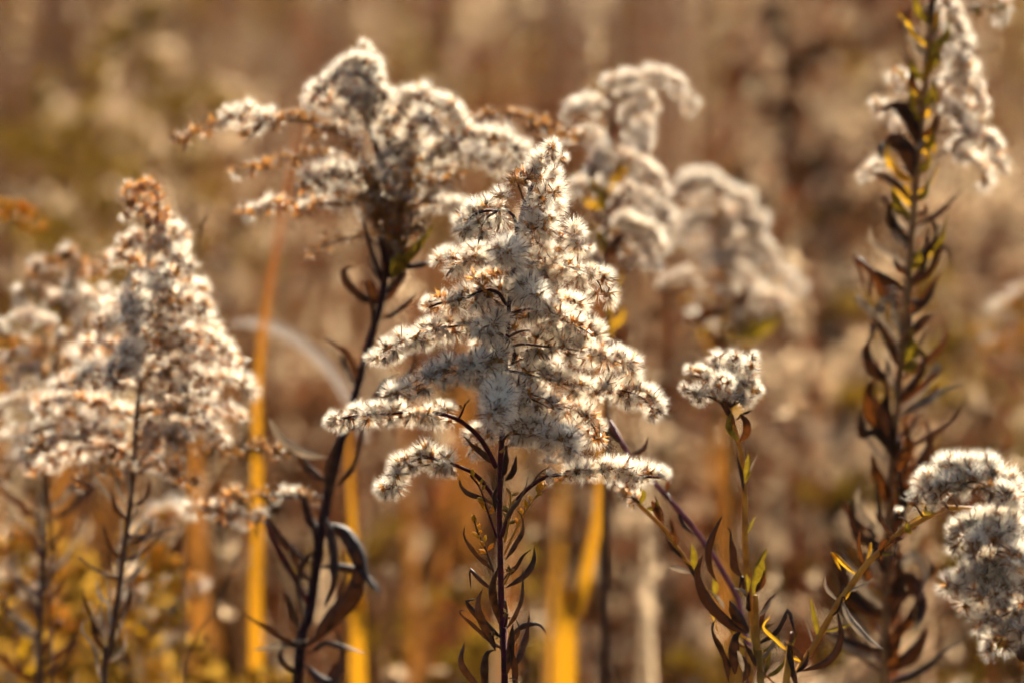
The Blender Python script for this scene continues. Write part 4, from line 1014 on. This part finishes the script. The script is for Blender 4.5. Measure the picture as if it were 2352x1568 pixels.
blade_rng = random.Random(5)
for k in range(30):                      # soft upright streaks in the lower field
    x = blade_rng.choice((blade_rng.uniform(-40, 500), blade_rng.uniform(880, 1220), blade_rng.uniform(1420, 2390))); t = blade_rng.uniform(650, 1250); dx = blade_rng.gauss(0, 45)
    blade('out-of-focus rusty grass blade standing low in the blurred field', [(x, 1640), (x + dx * .4, (1640 + t) / 2), (x + dx, t)], blade_rng.uniform(0.9, 2.0), blade_rng.uniform(7, 15),
          blade_rng.choice(('blade_rust', 'blade_rust', 'blade_brown')), roll=blade_rng.uniform(-.7, .7), group='rusty blades in the blurred field')
for k in range(26):                      # tall pale ones that run out of the top of the picture
    x = blade_rng.uniform(-60, 2410); dx = blade_rng.gauss(0, 60)
    blade('out-of-focus pale tan grass blade rising past the top of the picture', [(x, 1700), (x + dx * .4, 800), (x + dx, -150)], blade_rng.uniform(2.2, 4.5), blade_rng.uniform(7, 14),
          blade_rng.choice(('blade_tan', 'blade_tan', 'blade_brown')), roll=blade_rng.uniform(-.7, .7), group='tall tan blades in the blurred field')

# ================================================================== the field behind
def star(mb, r, c, n, L, w, mi):
    d = unit(r.normal(size=(n, 3)))
    petals(mb, r, c, d, L * (0.6 + 0.8 * r.random(n)), w, mi, cup=0.3)

def field_plant(seed, plume, leafm, stemm, fat=1.0, nr=12, leaves=14, plume_len=0.17):
    """unit height 1 m; returns meshes stem, plume, leaves"""
    r = np.random.default_rng(seed)
    top = np.array((r.normal() * .03, r.normal() * .03, 1.0))
    q, _ = spline([(0, 0, 0), (r.normal() * .01, r.normal() * .01, .5), tuple(top)], 12)
    ms = MB(); tube(ms, q, np.linspace(2.6, 0.9, 12) * MM, 5, 0)
    mp = MB()
    for k in range(nr):
        u = k / (nr - 1)
        z = 1.0 - plume_len * (1 - u)
        a = k * 2.4 + r.random()
        L = (0.020 + 0.065 * (1 - u) ** 0.7) * fat
        d = np.array((math.cos(a), math.sin(a), 0.0))
        p, _ = spline([top * z, top * z + d * L * .6 + np.array((0, 0, .018)), top * z + d * L + np.array((0, 0, .006 + 0.012 * u))], 12)
        tube(mp, p, np.full(12, 0.6 * MM), 3, 1)
        for c in p[2:]:
            star(mp, r, c + r.normal(size=3) * 2 * MM, 6, 7.5 * MM, 4.0 * MM, 0)
    ml = MB()
    for k in range(leaves):
        z = 0.12 + 0.72 * r.random()
        a = r.random() * 6.283
        d = np.array((math.cos(a), math.sin(a), 0.0))
        L = 0.045 + 0.05 * r.random()
        p, _ = spline([q[int(z * 11)], q[int(z * 11)] + d * L * .6 + np.array((0, 0, L * .5)), q[int(z * 11)] + d * L + np.array((0, 0, L * (r.random() * 1.3 - .5)))], 6)
        strip(ml, p, (5 + 5 * r.random()) * MM, r.random() * 3, 1.0, 0.4, 0, cols=3)
    return (ms.mesh('field_stem', [stemm]), mp.mesh('field_plume', [plume, stemm], smooth=False), ml.mesh('field_leaves', [leafm]))

KINDS = {
    'cream': [field_plant(400 + i, 'field_cream', 'field_tan', 'stem_brown', fat=1.6) for i in range(3)],
    'tan': [field_plant(410 + i, 'field_tan', 'field_brown', 'stem_brown', fat=1.4) for i in range(3)],
    'rust': [field_plant(420 + i, 'field_rust', 'field_rust', 'stem_brown', fat=1.0, leaves=22) for i in range(3)],
    'olive': [field_plant(430 + i, 'field_olive', 'field_olive', 'stem_ochre', fat=0.95, leaves=16) for i in range(3)],
    'gold': [field_plant(450 + i, 'field_gold', 'field_olive', 'stem_ochre', fat=0.8, leaves=18, plume_len=0.10) for i in range(2)],
    'dark': [field_plant(440 + i, 'field_brown', 'field_brown', 'stem_dark', fat=0.6, leaves=24) for i in range(2)],
}
FLAB = {
    'cream': ('faded cream goldenrod melting into the blurred field', 'cream plumes in the blurred field'),
    'tan': ('tan dead goldenrod melting into the blurred field', 'tan plumes in the blurred field'),
    'rust': ('rusty red-brown dead stalk in the blurred field', 'rusty stalks in the blurred field'),
    'olive': ('olive yellow leafy stalk in the blurred field', 'olive stalks in the blurred field'),
    'gold': ('mustard gold blurred goldenrod low at the left of the field', 'golden plumes low at the left'),
    'dark': ('dark brown leafy stalk in the blurred field', 'dark stalks in the blurred field'),
}
fr = random.Random(77)
def put_field(kind, x, y, h, parts=True, lean=0.06, wide=None):
    ms = KINDS[kind][fr.randrange(len(KINDS[kind]))]
    e = link('field_plant', None, None, (x, y, -0.02))
    e.rotation_euler = (fr.gauss(0, lean), fr.gauss(0, lean), fr.random() * 6.283)
    w = wide or (0.9 + 0.5 * fr.random())
    e.scale = (w, w, h)
    tag(e, FLAB[kind][0], 'goldenrod', FLAB[kind][1])
    for nm, me in zip(('stem', 'plume', 'leaves'), ms):
        c = link(nm, me, e)
        if nm == 'leaves': c['kind'] = 'stuff'
    return e
def put_at(kind, px, py, d, wide=None, lean=0.03, label=None):
    """top of the plant seen at px, py when it stands d metres from the camera"""
    T = P(px, py, d - FOCUS)
    e = put_field(kind, T.x, T.y, T.z, lean=lean, wide=wide)
    if label: e['label'] = label

# stalks that can be told apart in the blur
for a in (('cream', 1880, 180, 3.0, 'big pale cream blur of a plume left of the tall leafy stalk top'),
          ('cream', 1905, 420, 2.9, 'pale cream blurred plume right of the hooked crest, beside the tall stalk'),
          ('cream', 2240, 480, 2.9, 'pale cream blurred plume below the white tufts of the tall right stalk'),
          ('cream', 2320, 280, 3.3, 'cream blurred plume at the upper right edge of the picture'),
          ('cream', 1990, 200, 3.6, 'faint cream blurred plume touching the tall leafy stalk'),
          ('tan', 1960, 430, 3.0, 'tan blurred plume left of the tall leafy stalk, mid height'),
          ('cream', 130, 380, 2.8, 'round grey-cream blurred plume above the tawny plume at the left'),
          ('tan', 170, 420, 3.0, 'tan blurred plume close left of the brown curled tip'),
          ('olive', 60, 40, 3.2, 'olive blurred stalk in the upper left corner'),
          ('olive', 190, 190, 3.0, 'ochre-olive blurred stalk left of the far brown branch tip'),
          ('olive', 20, 150, 3.6, 'olive blurred stalk at the upper left edge'),
          ('olive', 430, 120, 3.6, 'olive blurred stalk above the brown left branch tip'),
          ('dark', 1780, -20, 3.0, 'dark brown blurred stalk running down from the top, right of the hooked branch'),
          ('rust', 1800, -60, 3.2, 'rust red blurred stalk beside the dark one at the top'),
          ('rust', 1690, 300, 3.4, 'rust red blurred stalk just above the cream hooked crest'),
          ('cream', 380, 110, 3.4, 'small cream blurred plume at the top left, above the white branch'),
          ('cream', 450, 420, 3.4, 'cream blurred plume right of the brown curled tip'),
          ('tan', 560, 460, 3.0, 'tan blurred plume left of the orange blade top'),
          ('cream', 1440, 620, 2.8, 'cream blurred plume right of the sharp head, mid height'),
          ('tan', 1950, 760, 2.7, 'tan blurred plume left of the tall stalk, lower down'),
          ('cream', 1850, 800, 2.8, 'cream blurred plume right above the small rounded head'),
          ('olive', 2250, 700, 2.8, 'olive blurred stalk right of the tall leafy stalk'),
          ('olive', 2330, 620, 2.7, 'olive yellow blurred stalk at the right edge'),
          ('cream', 1520, 900, 2.9, 'faint cream blurred plume left of the small rounded head'),
          ('rust', 1500, 760, 3.2, 'rust red blurred stalk between the sharp head and the small head'),
          ('olive', 1560, 1220, 2.6, 'olive yellow blurred patch between the ochre twig and rose stem'),
          ('olive', 1600, 1450, 2.4, 'yellow-green blurred stalk at the bottom, left of the small head stem'),
          ('olive', 2180, 1330, 2.4, 'olive yellow blurred stalk left of the drooping woolly plume'),
          ('olive', 2230, 1420, 2.5, 'olive yellow blurred stalk under the drooping woolly plume'),
          ('cream', 1440, 1280, 2.7, 'cream blurred plume right of the golden blade'),
          ('cream', 2300, 1480, 2.4, 'cream blurred plume in the lower right corner'),
          ('cream', 1500, 1440, 2.4, 'cream blurred plume at the bottom, right of the golden blade')):
    put_at(*a[:4], label=a[4])
for x, y, d in ((30, 1230, 2.15), (120, 1330, 2.05), (370, 1290, 2.1), (420, 1340, 2.05), (60, 1420, 2.0)):
    put_at('gold', x, y, d)
for k in range(58):
    put_at(fr.choices(('rust', 'dark', 'tan', 'cream'), (0.40, 0.34, 0.20, 0.06))[0], fr.uniform(-60, 2410), fr.uniform(820, 1380), fr.uniform(2.5, 3.8), lean=0.05)
# the rest of the field: patches of one kind stand together
def patch_raw(x, d):
    return mnoise.noise(Vector((x / d * 26.0, math.log(d) * 2.6, 3.7)))
_v = [patch_raw(fr.uniform(-.11, .11) * q, q) for q in [2.7 + 11 * fr.random() ** 1.5 for _ in range(600)]]
_mid = sum(_v) / len(_v)
_sd = (sum((q - _mid) ** 2 for q in _v) / len(_v)) ** .5
def patch(x, d):
    return (patch_raw(x, d) - _mid) / _sd * 0.24
def patch_kind(x, d):
    v = patch(x, d) + fr.gauss(0, 0.13)
    if v > 0.30: return 'cream'
    if v > 0.10: return fr.choice(('tan', 'olive', 'tan', 'rust', 'cream'))
    if v > -0.06: return fr.choice(('tan', 'rust', 'olive'))
    return fr.choice(('dark', 'rust', 'dark'))
n_field = 0
placed = []
while n_field < 160:
    d = 2.7 + 11.0 * fr.random() ** 1.5
    x = fr.uniform(-0.115, 0.115) * d
    y = CAM.y + d
    h = min(1.12, max(0.5, fr.gauss(0.86, 0.12)))
    hmax = 1.25 - d * 0.055                      # near the camera only low plants, so that the far field shows over them
    if d < 5: h = min(h, hmax + 0.10 * fr.random())
    k = patch_kind(x, d)
    put_field(k, x, y, h, lean=0.05)
    n_field += 1

def patch_mat(r, x, d):
    v = patch(x, d) + r.normal() * 0.14
    return 3 if v > 0.42 else 0 if v > 0.06 else int(r.choice(3, p=(.45, .45, .10))) if v > -0.08 else int(r.choice((1, 4, 4)))
def field_grass():
    r = np.random.default_rng(8)
    mb = MB()
    N = 6000
    for i in range(N):
        d = 2.5 + 20 * r.random() ** 1.6
        x = (r.random() - .5) * (0.26 if i < 3400 else 0.8) * d + r.normal() * 0.05
        y = CAM.y + d
        h = 0.55 + 0.55 * r.random()
        lx, ly = r.normal() * .10, r.normal() * .10
        a = r.random() * 3.14
        w = (1.0 + 2.4 * r.random()) * MM
        sx, sy = math.cos(a) * w, math.sin(a) * w
        V = [(x - sx, y - sy, -.02), (x + sx, y + sy, -.02), (x + lx * .35 + sx, y + ly * .35 + sy, h * .6), (x + lx * .35 - sx, y + ly * .35 - sy, h * .6), (x + lx, y + ly, h)]
        mb.add(V, [(0, 1, 2, 3), (3, 2, 4)], int(r.integers(0, 4) == 0) + (2 if r.random() < .12 else 0) if False else patch_mat(r, x, d))
        if r.random() < .35:
            c = np.array((x + lx, y + ly, h))
            for k in range(4):
                star(mb, r, c - np.array((lx, ly, h)) * (.02 + .03 * k), 3, 18 * MM, 3.5 * MM, 0)
    for i in range(330):                 # nearer, finer stalks that still show as soft lines
        d = 2.05 + 1.6 * r.random() ** 1.3
        top = P(r.uniform(-150, 2500), r.uniform(-200, 1300) if d > 2.4 else r.uniform(500, 1400), d - FOCUS)
        lx = r.normal() * (.05 if r.random() < .8 else .35)
        w = (0.7 + 1.3 * r.random()) * MM
        a = r.random() * 3.14; sx, sy = math.cos(a) * w, math.sin(a) * w
        x, y, h = top.x - lx, top.y, top.z
        V = [(x - sx, y - sy, -.02), (x + sx, y + sy, -.02), (x + lx * .5 + sx, y + sy, h * .62), (x + lx * .5 - sx, y - sy, h * .62), (x + lx, y, h)]
        mi = int(r.choice(5, p=(.30, .26, .08, .18, .18)))
        mb.add(V, [(0, 1, 2, 3), (3, 2, 4)], mi)
        if r.random() < .4:
            for k in range(5):
                star(mb, r, np.array((x + lx, y, h)) - np.array((lx * .4, 0, h * .4)) * (.03 * k), 4, 7 * MM, 3 * MM, 3 if r.random() < .5 else mi)
    o = link('grass', mb.mesh('grass', ['field_straw', 'field_rust', 'field_olive', 'field_cream', 'field_brown'], smooth=False))
    return tag(o, 'dry straw-coloured grass filling the blurred field', 'grass', kind='stuff')
field_grass()

def far_weeds():
    """the mass of dead stalks beyond the ones that can be told apart"""
    r = np.random.default_rng(9)
    mb = MB()
    for i in range(1300):
        d = (9 if i < 900 else 3.5) + 26 * r.random()
        x = (r.random() - .5) * 0.34 * d if i < 900 else (0.2 + 0.35 * r.random()) * d * (1 if r.random() < .5 else -1)
        y = CAM.y + d
        h = 0.7 + 0.4 * r.random()
        mi = int(r.choice(4, p=(.28, .36, .24, .12)))
        q = np.array([(x, y, -.02), (x + r.normal() * .02, y, h * .5), (x + r.normal() * .04, y, h)])
        tube(mb, q, [4 * MM, 3 * MM, 1 * MM], 3, 2)
        for k in range(7):
            star(mb, r, q[2] + np.array((r.normal() * .03, r.normal() * .03, -.22 * r.random())), 5, 34 * MM, 20 * MM, mi)
        for k in range(5):
            star(mb, r, q[0] + (q[2] - q[0]) * r.random() * .8, 3, 60 * MM, 12 * MM, 2 if mi < 3 else 3)
    o = link('weeds', mb.mesh('weeds', ['field_cream', 'field_tan', 'field_rust', 'field_olive'], smooth=False))
    return tag(o, 'far mass of dead weeds closing off the field', 'weeds', kind='stuff')
far_weeds()
